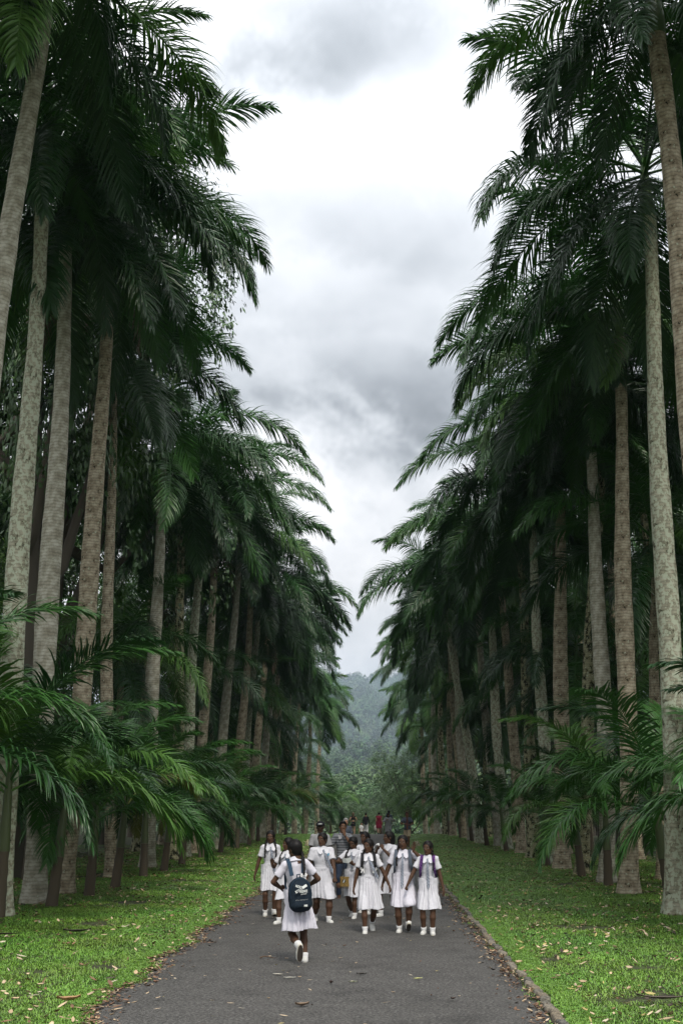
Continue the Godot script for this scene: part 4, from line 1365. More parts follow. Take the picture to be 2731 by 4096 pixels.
func top_mesh(p: Dictionary, hem: float, sleeve: float, loose: float, sleeve_r := 0.036) -> MB:
	var h: float = p.h; var w: float = p.w
	var f := SDF.new(Vector3(-0.26 * h, hem * h - 0.06, -0.22 * h), Vector3(0.26 * h, 0.87 * h, 0.22 * h), p.cell * 0.9)
	var z: float = p.lean * h
	f.ell(Vector3(0, 0.735 * h, z + 0.004 * h), Vector3(0.098 * w + loose, 0.105, 0.073 * w + loose) * h, 0.02)
	f.ell(Vector3(0, 0.63 * h, z * 0.6), Vector3(0.081 * w + loose * 1.4, 0.13, 0.062 * w + loose * 1.4) * h, 0.04)
	if hem < 0.58:
		f.ell(Vector3(0, 0.52 * h, 0), Vector3(0.090 * w + loose * 1.4, 0.12, 0.070 * w + loose * 1.4) * h, 0.03)
	f.cap(p.shoulder[1], p.shoulder[-1], 0.037 * h, 0.037 * h, 0.03)
	f.cap(p.neck + Vector3(0, -0.04 * h, 0), p.neck + Vector3(0, 0.002 * h, 0.002 * h), 0.050 * h, 0.040 * h, 0.03)
	f.slice(Vector3(0, hem * h, 0), Vector3.DOWN)
	for k: int in [1, -1]:
		var e: Vector3 = p.J["e%d" % k]
		var sl: Vector3 = p.shoulder[k].lerp(e, minf(sleeve, 1.0))
		if sleeve <= 1.0:
			f.cap(p.shoulder[k], sl, 0.035 * h * w, sleeve_r * h * w + 0.006 * h, 0.015, true)
		else:
			f.cap(p.shoulder[k], e, 0.037 * h * w, 0.033 * h * w, 0.015)
			f.cap(e, e.lerp(p.J["w%d" % k], sleeve - 1.0), 0.033 * h * w, 0.026 * h, 0.012, true)
	var mb := MB.new()
	f.net(mb)
	crumple(mb, 0, 0.014, 9.0)
	crumple(mb, 0, 0.006, 26.0)
	return mb

func legs_mesh(p: Dictionary, to: float, r0: float, r1: float) -> MB:     # trousers or shorts; to: 0..1 thigh, 1..2 shin
	var h: float = p.h; var w: float = p.w
	var f := SDF.new(Vector3(-0.2 * h, -0.02, -0.28 * h), Vector3(0.2 * h, 0.62 * h, 0.3 * h), p.cell * 0.9)
	f.ell(Vector3(0, 0.545 * h, 0), Vector3(0.088 * w, 0.075, 0.066 * w) * h, 0.03)
	for k: int in [1, -1]:
		var hp: Vector3 = p.hip + Vector3(0.050 * k * h * w, -0.02 * h, 0)
		var kn: Vector3 = p.J["k%d" % k]; var an: Vector3 = p.J["a%d" % k]
		if to <= 1.0:
			f.cap(hp, hp.lerp(kn, to), 0.060 * h * w, r1 * h, 0.02, true)
		else:
			f.cap(hp, kn, 0.060 * h * w, r0 * h, 0.02)
			f.cap(kn, kn.lerp(an, to - 1.0), r0 * h, r1 * h, 0.02, true)
	f.slice(Vector3(0, 0.59 * h, 0), Vector3.UP)
	var mb := MB.new()
	f.net(mb)
	crumple(mb, 0, 0.010, 14.0)
	return mb

func skirt_mesh(p: Dictionary, top: float, hem: float, rx: float, rz: float, pleats: int, sway: Vector2, seed_: float) -> MB:
	var h: float = p.h; var w: float = p.w
	var mb := MB.new()
	var rings := []
	var sides := pleats * 6
	var rows := 18
	for r in rows + 1:
		var t := float(r) / rows
		var ring := PackedVector3Array()
		for i in sides + 1:
			var a := TAU * (i % sides) / sides
			var u := fposmod(a / TAU * pleats + 0.18 * sin(a * 3.0 + seed_) + 0.12 * t * sin(a * 5.0 + seed_ * 2.0), 1.0)
			var fold := (u / 0.7 if u < 0.7 else (1.0 - u) / 0.3) - 0.5      # knife pleats
			var amp := (0.006 + 0.026 * pow(t, 0.7)) * (0.75 + 0.35 * sin(a * 2.0 + seed_ * 3.0) + 0.3 * sin(a * 5.0 + seed_))
			var billow := 1.0 + t * (0.06 * sin(a * 3.0 + seed_) + 0.05 * sin(a * 5.0 + seed_ * 1.7 + t * 2.0))
			var ex := lerpf(0.083 * w, rx, pow(t, 0.75)) * billow + fold * amp
			var ez := lerpf(0.063 * w, rz, pow(t, 0.75)) * billow + fold * amp
			var y := lerpf(top, hem, t) + t * 0.006 * sin(a * 4.0 + seed_)
			var q := Vector2(cos(a) * ex + sway.x * t * t, sin(a) * ez + sway.y * t * t)
			for k: int in [1, -1]:      # the cloth hangs over the moving legs
				var kn: Vector3 = p.J["k%d" % k] / h
				var hp := Vector3(0.05 * k * w, 0.495, 0)
				var an: Vector3 = p.J["a%d" % k] / h
				var l3 := hp.lerp(kn, clampf((hp.y - y) / maxf(hp.y - kn.y, 0.01), 0.0, 1.0)) if y > kn.y else kn.lerp(an, clampf((kn.y - y) / maxf(kn.y - an.y, 0.01), 0.0, 1.0))
				var lc := Vector2(l3.x, l3.z)
				var dir := q.normalized()
				var bb := dir.dot(lc)
				var rr := lerpf(0.074, 0.064, t) * w + fold * amp * 0.5
				var disc := rr * rr - (lc.length_squared() - bb * bb)
				if disc > 0.0:
					q = dir * maxf(q.length(), bb + sqrt(disc))
			ring.append(Vector3(q.x, y, q.y) * h)
		rings.append(ring)
	# a narrow hem turned inwards gives the cloth an edge
	var last: PackedVector3Array = rings[rows]
	var inner := PackedVector3Array()
	for q in last:
		inner.append(Vector3(q.x * 0.975, q.y + 0.01, q.z * 0.975))
	rings.append(inner)
	mb.loft(rings, 1.0)
	crumple(mb, 0, 0.020, 7.0)
	crumple(mb, 0, 0.007, 20.0)
	return mb

func braid(root: Node3D, pts: PackedVector3Array, r: float, bow: bool) -> void:
	var mb := MB.new()
	var fine := PackedVector3Array(); var rad := PackedFloat32Array()
	var c := Curve3D.new()
	for q in pts: c.add_point(q)
	var L := c.get_baked_length()
	var n := int(L / 0.008)
	for k in n + 1:
		var u := float(k) / n
		fine.append(c.sample_baked(L * u, true) + Vector3(0.0025 * sin(u * L * 110.0), 0, 0.0025 * cos(u * L * 110.0)))
		rad.append(r * lerpf(1.15, 0.6, u) * (0.82 + 0.24 * absf(sin(u * L * 95.0))))
	mb.tube(fine, rad, 8)
	var o := part("braid", mb.mesh(), M.hair, root)
	if bow:
		var b := MB.new()
		var e: Vector3 = pts[pts.size() - 1]
		for s: float in [-1.0, 1.0]:
			ribbon(b, PackedVector3Array([e, e + Vector3(0.03 * s, 0.016, 0.012), e + Vector3(0.05 * s, 0.004, 0.012), e + Vector3(0.028 * s, -0.012, 0.008), e]), PackedFloat32Array([0.012, 0.026, 0.03, 0.026, 0.012]), Vector3.UP + Vector3(0, 0, 0.4), 0.003)
			ribbon(b, PackedVector3Array([e, e + Vector3(0.015 * s, -0.03, 0.014), e + Vector3(0.026 * s, -0.062, 0.01)]), PackedFloat32Array([0.012, 0.018, 0.02]), Vector3.RIGHT, 0.003)
		part("ribbon", b.mesh(), M.sock, o)

func tie(p: Dictionary, drift: float, low: float, m: Material) -> void:
	var h: float = p.h
	var pts := PackedVector3Array(); var wd := PackedFloat32Array()
	for k in 11:
		var t := k / 10.0
		var y := lerpf(0.818, low, t)
		pts.append(Vector3(drift * pow(t, 1.1), y, front_z(y) * lerpf(1.0, p.w, 0.7) + p.lean + 0.016 + 0.01 * t) * h)
		wd.append(0.033 * h * (0.62 if k == 0 else 0.5 if k == 1 else lerpf(0.55, 1.0, t)) * (1.0 if k < 10 else 0.35))
	var mb := MB.new()
	ribbon(mb, pts, wd, Vector3.RIGHT, 0.005, 1.0)
	part("tie", mb.mesh(), m, p.root)

func collar(p: Dictionary, m: Material) -> void:
	var h: float = p.h
	var mb := MB.new()
	var grid := []
	for k in 25:
		var a := deg_to_rad(lerpf(8.0, 352.0, k / 24.0))
		var near := minf(a, TAU - a)
		var flap := exp(-pow((near - 0.45) / 0.42, 2.0))
		var row := PackedVector3Array()
		for j in 4:
			var t := j / 3.0
			var rr := lerpf(0.040, 0.064 + 0.022 * flap, t) * lerpf(1.0, p.w, 0.5)
			var y := lerpf(0.858, 0.828, pow(t, 0.7)) - (0.020 * cos(a) + 0.004) * (1.0 - t * 0.3) - t * flap * 0.045
			var zz := cos(a) * rr + (0.012 * t if near < 1.2 else 0.0)
			row.append(Vector3(sin(a) * rr * 1.12, y, zz * 0.95 - 0.006 + p.lean + t * flap * 0.022) * h)
		grid.append(row)
	for s: float in [1.0, -1.0]:
		var first := mb.v.size()
		for k in 25:
			for j in 4:
				var q: Vector3 = grid[k][j]
				var du: Vector3 = grid[mini(k + 1, 24)][j] - grid[maxi(k - 1, 0)][j]
				var dv: Vector3 = grid[k][mini(j + 1, 3)] - grid[k][maxi(j - 1, 0)]
				var nn := du.cross(dv).normalized()
				if nn.dot(q - Vector3(0, 0.80 * h, 0)) < 0.0: nn = -nn
				mb.add(q + nn * s * 0.002, nn * s)
		for k in 24:
			for j in 3:
				var i := first + k * 4 + j
				mb.quad(i, i + 1, i + 5, i + 4)
	part("collar", mb.mesh(), m, p.root)

func text(called: String, what: String, width: float, parent: Node3D, t: Transform3D, m: Material) -> void:
	var tm := TextMesh.new()
	var sf := SystemFont.new()
	sf.font_names = PackedStringArray(["Droid Sans"])
	sf.font_weight = 700
	tm.font = sf
	tm.text = what
	tm.font_size = 32
	tm.pixel_size = 0.01
	tm.depth = 0.06
	var size := tm.get_aabb().size
	var k := width / maxf(size.x, 0.001)
	part(called, tm, m, parent, t * Transform3D(Basis.from_scale(Vector3(k, k, 0.05)), Vector3.ZERO))

func schoolgirl(s: Dictionary) -> Dictionary:
	var p := figure(s)
	var h: float = p.h
	var frock := top_mesh(p, 0.595, 0.66, 0.0)
	var sk := skirt_mesh(p, 0.612, s.get("hem", 0.275), s.get("rx", 0.155) * 0.80, s.get("rz", 0.135) * 0.85, 19, s.get("sway", Vector2.ZERO), s.get("seed", 1.0))
	frock.append(sk, Transform3D())
	var dress := part("dress", frock.mesh(), s.get("cloth", M.cotton), p.root)
	var belt := MB.new()
	var rings := []
	for y: float in [0.592, 0.598, 0.618, 0.624]:
		var ring := PackedVector3Array()
		for i in 33:
			var a := TAU * (i % 32) / 32.0
			var g: float = 1.0 if y > 0.596 and y < 0.62 else 0.95
			ring.append(Vector3(cos(a) * 0.091 * p.w * g, y, sin(a) * 0.072 * p.w * g) * h)
		rings.append(ring)
	belt.loft(rings)
	part("belt", belt.mesh(), s.get("cloth", M.cotton), dress)
	collar(p, s.get("cloth", M.cotton))
	if s.has("tie"):
		tie(p, s.tie[0], s.tie[1], M.tie)
	for b in s.get("braids", []):
		var pts := PackedVector3Array()
		var start: Vector3 = p.head * (b[0] as Vector3)
		pts.append(start)
		for i in range(1, b.size()):
			pts.append((b[i] as Vector3) * h)
		braid(p.root, pts, 0.021 * h / 1.5, s.get("bow", false))
	return p

func straps(p: Dictionary, m: Material, owner: Node3D, wide := 0.05) -> void:
	var h: float = p.h
	for k: float in [-1.0, 1.0]:
		var mb := MB.new()
		var x: float = 0.072 * p.w * k
		ribbon(mb, PackedVector3Array([Vector3(x * 0.75, 0.72, -0.098) * h, Vector3(x * 0.9, 0.81, -0.070) * h, Vector3(x, 0.853, -0.020) * h, Vector3(x, 0.845, 0.025) * h, Vector3(x * 1.05, 0.79, 0.073) * h, Vector3(x * 1.15, 0.71, 0.088) * h, Vector3(x * 1.32, 0.64, 0.060) * h, Vector3(x * 1.30, 0.59, -0.02) * h, Vector3(x * 1.0, 0.585, -0.09) * h]), PackedFloat32Array([wide, wide, wide, wide, wide, wide * 0.9, wide * 0.5, wide * 0.35, wide * 0.35]), Vector3.RIGHT, 0.012)
		part("strap", mb.mesh(), m, owner)

func pack(p: Dictionary, label: String, m: Material, strap_m: Material, big := 1.0, low := 0.0) -> Node3D:
	var h: float = p.h
	var root := thing("backpack", label, "backpack", p.root.position, p.root.rotation.y)
	root.transform = p.root.transform
	var c := Vector3(0, (0.665 - low) * h, -0.155 * h)
	var hw := 0.105 * h * big; var hh := 0.150 * h * big; var hd := 0.060 * h * big
	var f := SDF.new(c - Vector3(hw, hh, hd) * 1.7, c + Vector3(hw, hh, hd) * 1.7, 0.011)
	f.cap(c + Vector3(-hw * 0.45, -hh * 0.6, 0), c + Vector3(-hw * 0.35, hh * 0.45, 0), hd, hd * 0.95, 0.05)
	f.cap(c + Vector3(hw * 0.45, -hh * 0.6, 0), c + Vector3(hw * 0.35, hh * 0.45, 0), hd, hd * 0.95, 0.05)
	f.cap(c + Vector3(-hw * 0.3, -hh * 0.62, 0), c + Vector3(hw * 0.3, -hh * 0.62, 0), hd, hd, 0.05)
	f.ell(c, Vector3(hw, hh, hd * 1.15), 0.05)
	var mb := MB.new()
	f.net(mb)
	crumple(mb, 0, 0.012, 10.0)
	part("bag", mb.mesh(), m, root)
	var pk := SDF.new(c - Vector3(hw, hh, hd) * 1.9, c + Vector3(hw, hh * 0.5, hd), 0.011)
	pk.cap(c + Vector3(-hw * 0.45, -hh * 0.62, -hd * 0.55), c + Vector3(hw * 0.45, -hh * 0.62, -hd * 0.55), hd * 0.75, hd * 0.75, 0.03)
	pk.cap(c + Vector3(-hw * 0.42, -hh * 0.32, -hd * 0.6), c + Vector3(hw * 0.42, -hh * 0.32, -hd * 0.6), hd * 0.55, hd * 0.55, 0.03)
	mb = MB.new()
	pk.net(mb)
	part("pocket", mb.mesh(), m, root)
	straps(p, strap_m, root)
	return root

func cloth(col: Color, rough := 0.85) -> StandardMaterial3D:
	var m := mat(col, rough, 0.3)
	m.normal_enabled = true
	m.normal_texture = M.weave
	m.normal_scale = 0.7
	m.uv1_triplanar = true
	m.uv1_scale = Vector3(3, 3, 3)
	return m

func stripes(a: Color, b: Color, share: float, slant: bool) -> ImageTexture:
	var im := Image.create_empty(64, 64, false, Image.FORMAT_RGB8)
	for y in 64:
		for x in 64:
			var t := fposmod((y + (x if slant else 0)) / 32.0, 1.0)
			im.set_pixel(x, y, b if t < share else a)
	return ImageTexture.create_from_image(im)

func people_materials() -> void:
	var wn := FastNoiseLite.new(); wn.seed = 91; wn.frequency = 0.018; wn.fractal_octaves = 3
	var wi := wn.get_seamless_image(256, 256)
	wi.convert(Image.FORMAT_RGBA8)
	wi.bump_map_to_normal_map(6.0)
	M.weave = ImageTexture.create_from_image(wi)
	M.skin = mat(Color.WHITE, 0.5, 0.3); M.skin.vertex_color_use_as_albedo = true
	M.hair = mat(lin(0.006, 0.005, 0.005), 0.5, 0.3)
	M.cotton = cloth(lin(0.55, 0.55, 0.59))
	M.cotton_lilac = cloth(lin(0.55, 0.54, 0.60))
	M.sock = mat(lin(0.58, 0.58, 0.58), 0.9)
	M.shoe = mat(lin(0.58, 0.58, 0.55), 0.6)
	M.sole = mat(lin(0.50, 0.47, 0.38), 0.8)
	M.black_rubber = mat(lin(0.02, 0.02, 0.02), 0.7)
	M.dark_cloth = cloth(lin(0.018, 0.018, 0.022))
	M.navy = cloth(lin(0.010, 0.018, 0.028)); M.navy_strap = cloth(lin(0.022, 0.045, 0.075))
	M.jeans = cloth(lin(0.025, 0.036, 0.060))
	M.grey_shirt = cloth(lin(0.30, 0.30, 0.31))
	M.slate = cloth(lin(0.07, 0.085, 0.11))
	M.khaki = cloth(lin(0.36, 0.30, 0.20))
	M.white_print = mat(lin(0.72, 0.75, 0.72), 0.6)
	M.tie = mat(Color.WHITE, 0.7); M.tie.albedo_texture = stripes(Color(0.08, 0.11, 0.24), Color(0.80, 0.84, 0.88), 0.30, true); M.tie.uv1_scale = Vector3(1, 11, 1)
	M.polo = cloth(Color.WHITE); M.polo.albedo_texture = stripes(Color(0.50, 0.51, 0.53), Color(0.03, 0.03, 0.04), 0.2, false); M.polo.uv1_scale = Vector3(9.0, 9.0, 9.0)
	M.shoe_mesh = shoe_upper.mesh(); M.sole_mesh = shoe_sole.mesh(); M.tread_mesh = shoe_tread.mesh(); M.tread = mat(lin(0.045, 0.036, 0.028), 0.9)
	for k in ["tied", "short", "long", "scarf", "bun", "cap"]:
		heads[k + "_mesh"] = heads[k].mesh()

func people() -> void:
	build_heads(); build_hands(); people_materials()
	var g := "schoolgirls in white uniform walking up the path"
	# braids: first point in the head's space, the rest in fractions of the figure's height
	var bL := [Vector3(0.072, -0.04, -0.03), Vector3(0.060, 0.83, 0.02), Vector3(0.068, 0.76, 0.082), Vector3(0.066, 0.69, 0.086)]
	var bR := [Vector3(-0.072, -0.04, -0.03), Vector3(-0.060, 0.83, 0.02), Vector3(-0.068, 0.76, 0.082), Vector3(-0.066, 0.69, 0.086)]
	schoolgirl({"label": "schoolgirl at the far left of the group with two braids and arms hanging", "group": g, "at": Vector2(-1.93, -22.3), "h": 1.54, "yaw": 0.15, "turn": -0.25, "fl": Vector3(0.05, 0.055, 0.10), "pl": -0.25, "fr": Vector3(-0.05, 0.045, 0.02), "hr": Vector3(-0.185, 0.48, 0.0), "hl": Vector3(0.16, 0.49, 0.0), "tie": [0.055, 0.53], "braids": [bL, bR], "hem": 0.315, "rx": 0.140, "seed": 1.3, "sway": Vector2(0.0, 0.02)})
	schoolgirl({"label": "schoolgirl in profile behind the backpack girl, one hand raised to her braid", "group": g, "at": Vector2(-1.50, -20.9), "h": 1.45, "yaw": -0.35, "turn": -0.8, "fl": Vector3(0.05, 0.06, -0.12), "pl": 0.5, "fr": Vector3(-0.05, 0.045, 0.12), "hr": Vector3(-0.13, 0.70, 0.17), "nr": Vector3(0.3, 0.2, 1), "gr": "relaxed", "dr": Vector3(0.1, 1, 0.3), "er": Vector3(-0.6, -1, 0), "tie": [0.02, 0.60], "braids": [bR], "hem": 0.30, "rx": 0.14, "seed": 2.1})
	var near := schoolgirl({"label": "schoolgirl walking away with a big dark backpack, seen from behind", "at": Vector2(-0.93, -15.7), "h": 1.56, "yaw": PI + 0.22, "roll": 0.075, "turn": 0.65, "nod": 0.12, "fl": Vector3(0.035, 0.165, -0.17), "pl": 1.15, "fr": Vector3(-0.03, 0.045, 0.0), "hl": Vector3(0.12, 0.62, 0.14), "el": Vector3(1.0, -0.4, -0.5), "hr": Vector3(-0.13, 0.62, 0.13), "er": Vector3(-0.8, -0.5, -0.5), "gl": "fist", "gr": "fist", "cloth": M.cotton_lilac, "hem": 0.285, "rx": 0.175, "rz": 0.15, "seed": 4.0, "sway": Vector2(0.01, 0.0), "cell": 0.014,
		"braids": [[Vector3(-0.055, -0.05, -0.075), Vector3(-0.056, 0.83, -0.098), Vector3(-0.054, 0.77, -0.132), Vector3(-0.044, 0.72, -0.145)]], "bow": true})
	schoolgirl({"label": "sturdy schoolgirl with a blue badge and her tie blown aside, behind the backpack girl", "group": g, "at": Vector2(-0.90, -21.1), "h": 1.53, "wide": 1.1, "yaw": 0.25, "turn": -0.7, "fl": Vector3(0.055, 0.045, 0.13), "fr": Vector3(-0.05, 0.075, -0.14), "pr": 0.6, "hl": Vector3(0.13, 0.49, 0.13), "nl": Vector3(-0.3, -0.5, -1), "gl": "fist", "hr": Vector3(-0.18, 0.49, 0.0), "tie": [0.12, 0.545], "hem": 0.285, "rx": 0.175, "rz": 0.15, "seed": 5.2, "sway": Vector2(0.02, 0), "badge": true,
		"braids": [[Vector3(0.02, -0.02, -0.11), Vector3(0.05, 0.86, -0.10), Vector3(0.085, 0.80, -0.085), Vector3(0.10, 0.74, -0.09)]]})
	var c7 := schoolgirl({"label": "schoolgirl looking down at a folded paper, woven bag at her hip", "group": g, "at": Vector2(-0.36, -21.85), "h": 1.44, "yaw": -0.25, "turn": -0.2, "nod": 0.3, "fl": Vector3(0.05, 0.045, 0.12), "fr": Vector3(-0.05, 0.07, -0.14), "pr": 0.5, "hr": Vector3(-0.085, 0.70, 0.17), "hl": Vector3(0.05, 0.675, 0.185), "dr": Vector3(0.6, 0.5, 0.6), "dl": Vector3(-0.6, 0.5, 0.6), "nr": Vector3(0.3, 1, -0.2), "nl": Vector3(-0.3, 1, -0.2), "er": Vector3(-1, -0.6, 0), "el": Vector3(1, -0.6, 0), "gl": "fist", "gr": "fist", "tie": [0.02, 0.62], "braids": [bR], "hem": 0.285, "rx": 0.135, "rz": 0.12, "seed": 6.0})
	schoolgirl({"label": "schoolgirl almost hidden, only hair and eyes above the girl with two bows", "group": g, "at": Vector2(-0.15, -22.7), "h": 1.52, "turn": -0.5, "yaw": -0.1, "hem": 0.29, "rx": 0.14, "seed": 6.6, "cell": 0.02, "hair": "long"})
	var c9 := schoolgirl({"label": "schoolgirl in the middle front with white bows on both braids and a black pack", "group": g, "at": Vector2(-0.07, -19.4), "h": 1.47, "yaw": 0.05, "turn": -0.55, "fr": Vector3(-0.045, 0.045, 0.13), "fl": Vector3(0.045, 0.105, -0.15), "pl": 0.85, "hr": Vector3(-0.165, 0.47, 0.02), "hl": Vector3(0.235, 0.50, 0.02), "el": Vector3(1, 0, -0.6), "tie": [0.105, 0.585], "bow": true, "braids": [bL, bR], "hem": 0.27, "rx": 0.175, "rz": 0.15, "seed": 7.7, "sway": Vector2(0.012, 0.02), "nl": Vector3(-1, 0, 0)})
	schoolgirl({"label": "schoolgirl at the back in profile holding a white cloth to her mouth", "group": g, "at": Vector2(0.30, -22.2), "h": 1.54, "yaw": -0.55, "turn": -0.6, "fr": Vector3(-0.05, 0.045, 0.11), "fl": Vector3(0.05, 0.075, -0.14), "pl": 0.5, "hr": Vector3(-0.085, 0.775, 0.135), "hl": Vector3(0.015, 0.80, 0.155), "dr": Vector3(0.5, 0.9, 0.2), "dl": Vector3(-0.5, 0.9, 0.1), "nr": Vector3(0.6, 0, -1), "nl": Vector3(-0.6, 0, -1), "er": Vector3(-0.8, -1, 0.2), "el": Vector3(0.8, -1, 0.2), "gl": "fist", "gr": "fist", "hem": 0.28, "rx": 0.14, "seed": 8.8, "hair": "long"})
	var c11 := schoolgirl({"label": "smiling schoolgirl with her hand raised to her ear and a long striped tie", "group": g, "at": Vector2(0.50, -19.5), "h": 1.53, "wide": 1.0, "yaw": -0.05, "turn": -0.2, "tilt": 0.06, "fr": Vector3(-0.045, 0.045, 0.05), "fl": Vector3(0.05, 0.085, 0.10), "pl": -0.6, "hl": Vector3(0.115, 0.845, 0.10), "dl": Vector3(0.25, 1, 0.1), "nl": Vector3(-0.7, 0.1, 0.5), "gl": "open", "el": Vector3(1, -0.8, 0.1), "hr": Vector3(-0.225, 0.49, 0.02), "er": Vector3(-1, 0, -0.6), "nr": Vector3(1, 0, 0), "tie": [-0.012, 0.47], "braids": [bR], "hem": 0.285, "rx": 0.18, "rz": 0.15, "seed": 9.4, "cloth": M.cotton_lilac, "sway": Vector2(0.02, 0.02)})
	var c12 := schoolgirl({"label": "schoolgirl at the right end of the front row with purple pack straps", "group": g, "at": Vector2(0.90, -19.3), "h": 1.44, "yaw": -0.12, "turn": -0.35, "fr": Vector3(-0.055, 0.045, 0.06), "fl": Vector3(0.045, 0.045, 0.10), "hr": Vector3(-0.245, 0.50, 0.09), "er": Vector3(-1, 0.1, -0.6), "hl": Vector3(0.175, 0.47, 0.02), "gr": "fist", "tie": [0.01, 0.50], "braids": [bL], "hem": 0.285, "rx": 0.17, "rz": 0.145, "seed": 10.2, "sway": Vector2(0.01, 0.01)})
	# what they carry
	backpack_prints(near, pack(near, "dark navy backpack with white lettering worn by the nearest girl", M.navy, M.navy_strap, 0.88, 0.092))
	pack(c9, "black backpack on the girl with white bows", M.dark_cloth, M.dark_cloth, 0.95)
	pack(c11, "blue-grey backpack on the girl touching her ear", M.slate, M.slate, 0.95)
	var purple := cloth(Color.WHITE); purple.albedo_texture = noise_tex(64, 0.16, 2, 95, Color(0.16, 0.08, 0.24), Color(0.62, 0.42, 0.70), 0.55, 0.8)
	purple.uv1_scale = Vector3(6, 6, 6)
	pack(c12, "purple patterned backpack on the girl at the right end", M.dark_cloth, purple, 0.9)
	var h: float = c7.h
	var pap := MB.new()
	pap.flat_quad(Vector3(-0.08, 0.0, 0.0), Vector3(0.0, -0.008, 0.02), Vector3(0.0, 0.075, 0.05), Vector3(-0.08, 0.085, 0.03))
	pap.flat_quad(Vector3(0.0, -0.008, 0.02), Vector3(0.085, 0.004, 0.0), Vector3(0.085, 0.088, 0.03), Vector3(0.0, 0.075, 0.05))
	var po := single("paper", pap.mesh(), M.white_print, "folded white paper held by the girl looking down", "paper", c7.root.position)
	po.transform = c7.root.transform * Transform3D(Basis(), Vector3(-0.02 * h, 0.70 * h, 0.215 * h))
	woven_bag(c7)
	var clothm := MB.new()
	clothm.tube(PackedVector3Array([Vector3(-0.05, -0.03, 0), Vector3(-0.02, 0.0, 0.012), Vector3(0.02, 0.01, 0.0), Vector3(0.045, -0.02, 0.01)]), PackedFloat32Array([0.012, 0.03, 0.028, 0.008]), 9, 1.0, Color.WHITE, true, 0.6)
	crumple(clothm, 0, 0.02, 26.0)
	var hk := single("handkerchief", clothm.mesh(), M.sock, "white handkerchief at the mouth of the girl at the back", "handkerchief")
	hk.transform = Transform3D(Basis(Vector3.UP, -0.55), Vector3(0.30, 0, -22.2)) * Transform3D(Basis(), Vector3(-0.055, 0.845, 0.165) * 1.54)
	var badge := MB.new()
	badge.box(Vector3.ZERO, Vector3(0.016, 0.022, 0.003))
	var bo := part("badge", badge.mesh(), mat(lin(0.10, 0.28, 0.42), 0.5), get_node("person_003"), Transform3D(Basis(), Vector3(0.055 * 1.53, 0.765 * 1.53, 0.095 * 1.53)))
	# the two young men
	var cap := figure({"label": "man in a black lettered cap and grey t-shirt behind the schoolgirls", "at": Vector2(-1.16, -26.2), "h": 1.66, "male": true, "hair": "cap", "hair_mat": M.dark_cloth, "shoes": "sandal", "bare_feet": true, "skin": Color(0.06, 0.033, 0.022), "fl": Vector3(0.05, 0.045, 0.10), "fr": Vector3(-0.05, 0.05, -0.1)})
	part("t_shirt", top_mesh(cap, 0.49, 0.7, 0.008, 0.046).mesh(), M.grey_shirt, cap.root)
	part("trousers", legs_mesh(cap, 1.92, 0.046, 0.040).mesh(), M.dark_cloth, cap.root)
	var polo := figure({"label": "young man in a grey striped polo shirt holding his chin", "at": Vector2(-0.66, -26.4), "h": 1.67, "male": true, "hair": "short", "turn": 0.15, "nod": -0.1, "shoes": "sandal", "bare_feet": true, "skin": Color(0.15, 0.08, 0.05), "fl": Vector3(0.055, 0.045, 0.0), "fr": Vector3(-0.05, 0.045, 0.06), "toe": 0.2, "hl": Vector3(0.025, 0.825, 0.115), "dl": Vector3(-0.25, 1, 0.0), "nl": Vector3(-0.5, 0, -1), "el": Vector3(0.7, -1, 0.3), "hr": Vector3(-0.135, 0.525, 0.035), "er": Vector3(-1, 0, -0.6), "gr": "fist"})
	var shirt := part("polo_shirt", top_mesh(polo, 0.50, 0.7, 0.004, 0.046).mesh(), M.polo, polo.root)
	collar(polo, M.grey_shirt)
	part("jeans", legs_mesh(polo, 1.9, 0.040, 0.031).mesh(), M.jeans, polo.root)
	var wt := MB.new()
	var rings := []
	var wr: Vector3 = polo.J["w1"]; var ax: Vector3 = (polo.J["w1"] - polo.J["e1"]).normalized()
	wt.tube(PackedVector3Array([wr - ax * 0.05, wr - ax * 0.028]), PackedFloat32Array([0.034, 0.033]), 12)
	part("wristwatch", wt.mesh(), M.black_rubber, polo.root)
	far_people()
	for b in [["left", -3.30, -60.0, 0.19, 0.34], ["right", 2.22, -60.2, 0.33, 0.28]]:
		var f := SDF.new(Vector3(-0.3, -0.1, -0.3), Vector3(0.3, 0.45, 0.3), 0.025)
		f.ell(Vector3(0, b[4] * 0.4, 0), Vector3(b[3] * 0.55, b[4] * 0.62, 0.12), 0.05)
		f.cap(Vector3(-b[3] * 0.3, 0.05, 0), Vector3(b[3] * 0.3, 0.05, 0.02), 0.10, 0.11, 0.05)
		var mb := MB.new()
		f.net(mb); crumple(mb, 0, 0.07, 7.0)
		var bm := StandardMaterial3D.new()
		bm.albedo_texture = noise_tex(64, 0.06, 4, 97, Color(0.45, 0.42, 0.30), Color(0.80, 0.78, 0.68)); bm.uv1_triplanar = true; bm.uv1_scale = Vector3(3, 3, 3); bm.roughness = 0.9
		single("marker_stone", mb.mesh(), bm, "pale %s stone on the grass by the %s edge of the path" % ["upright" if b[0] == "left" else "rounded", b[0]], "stone", Vector3(b[1], 0, b[2]))

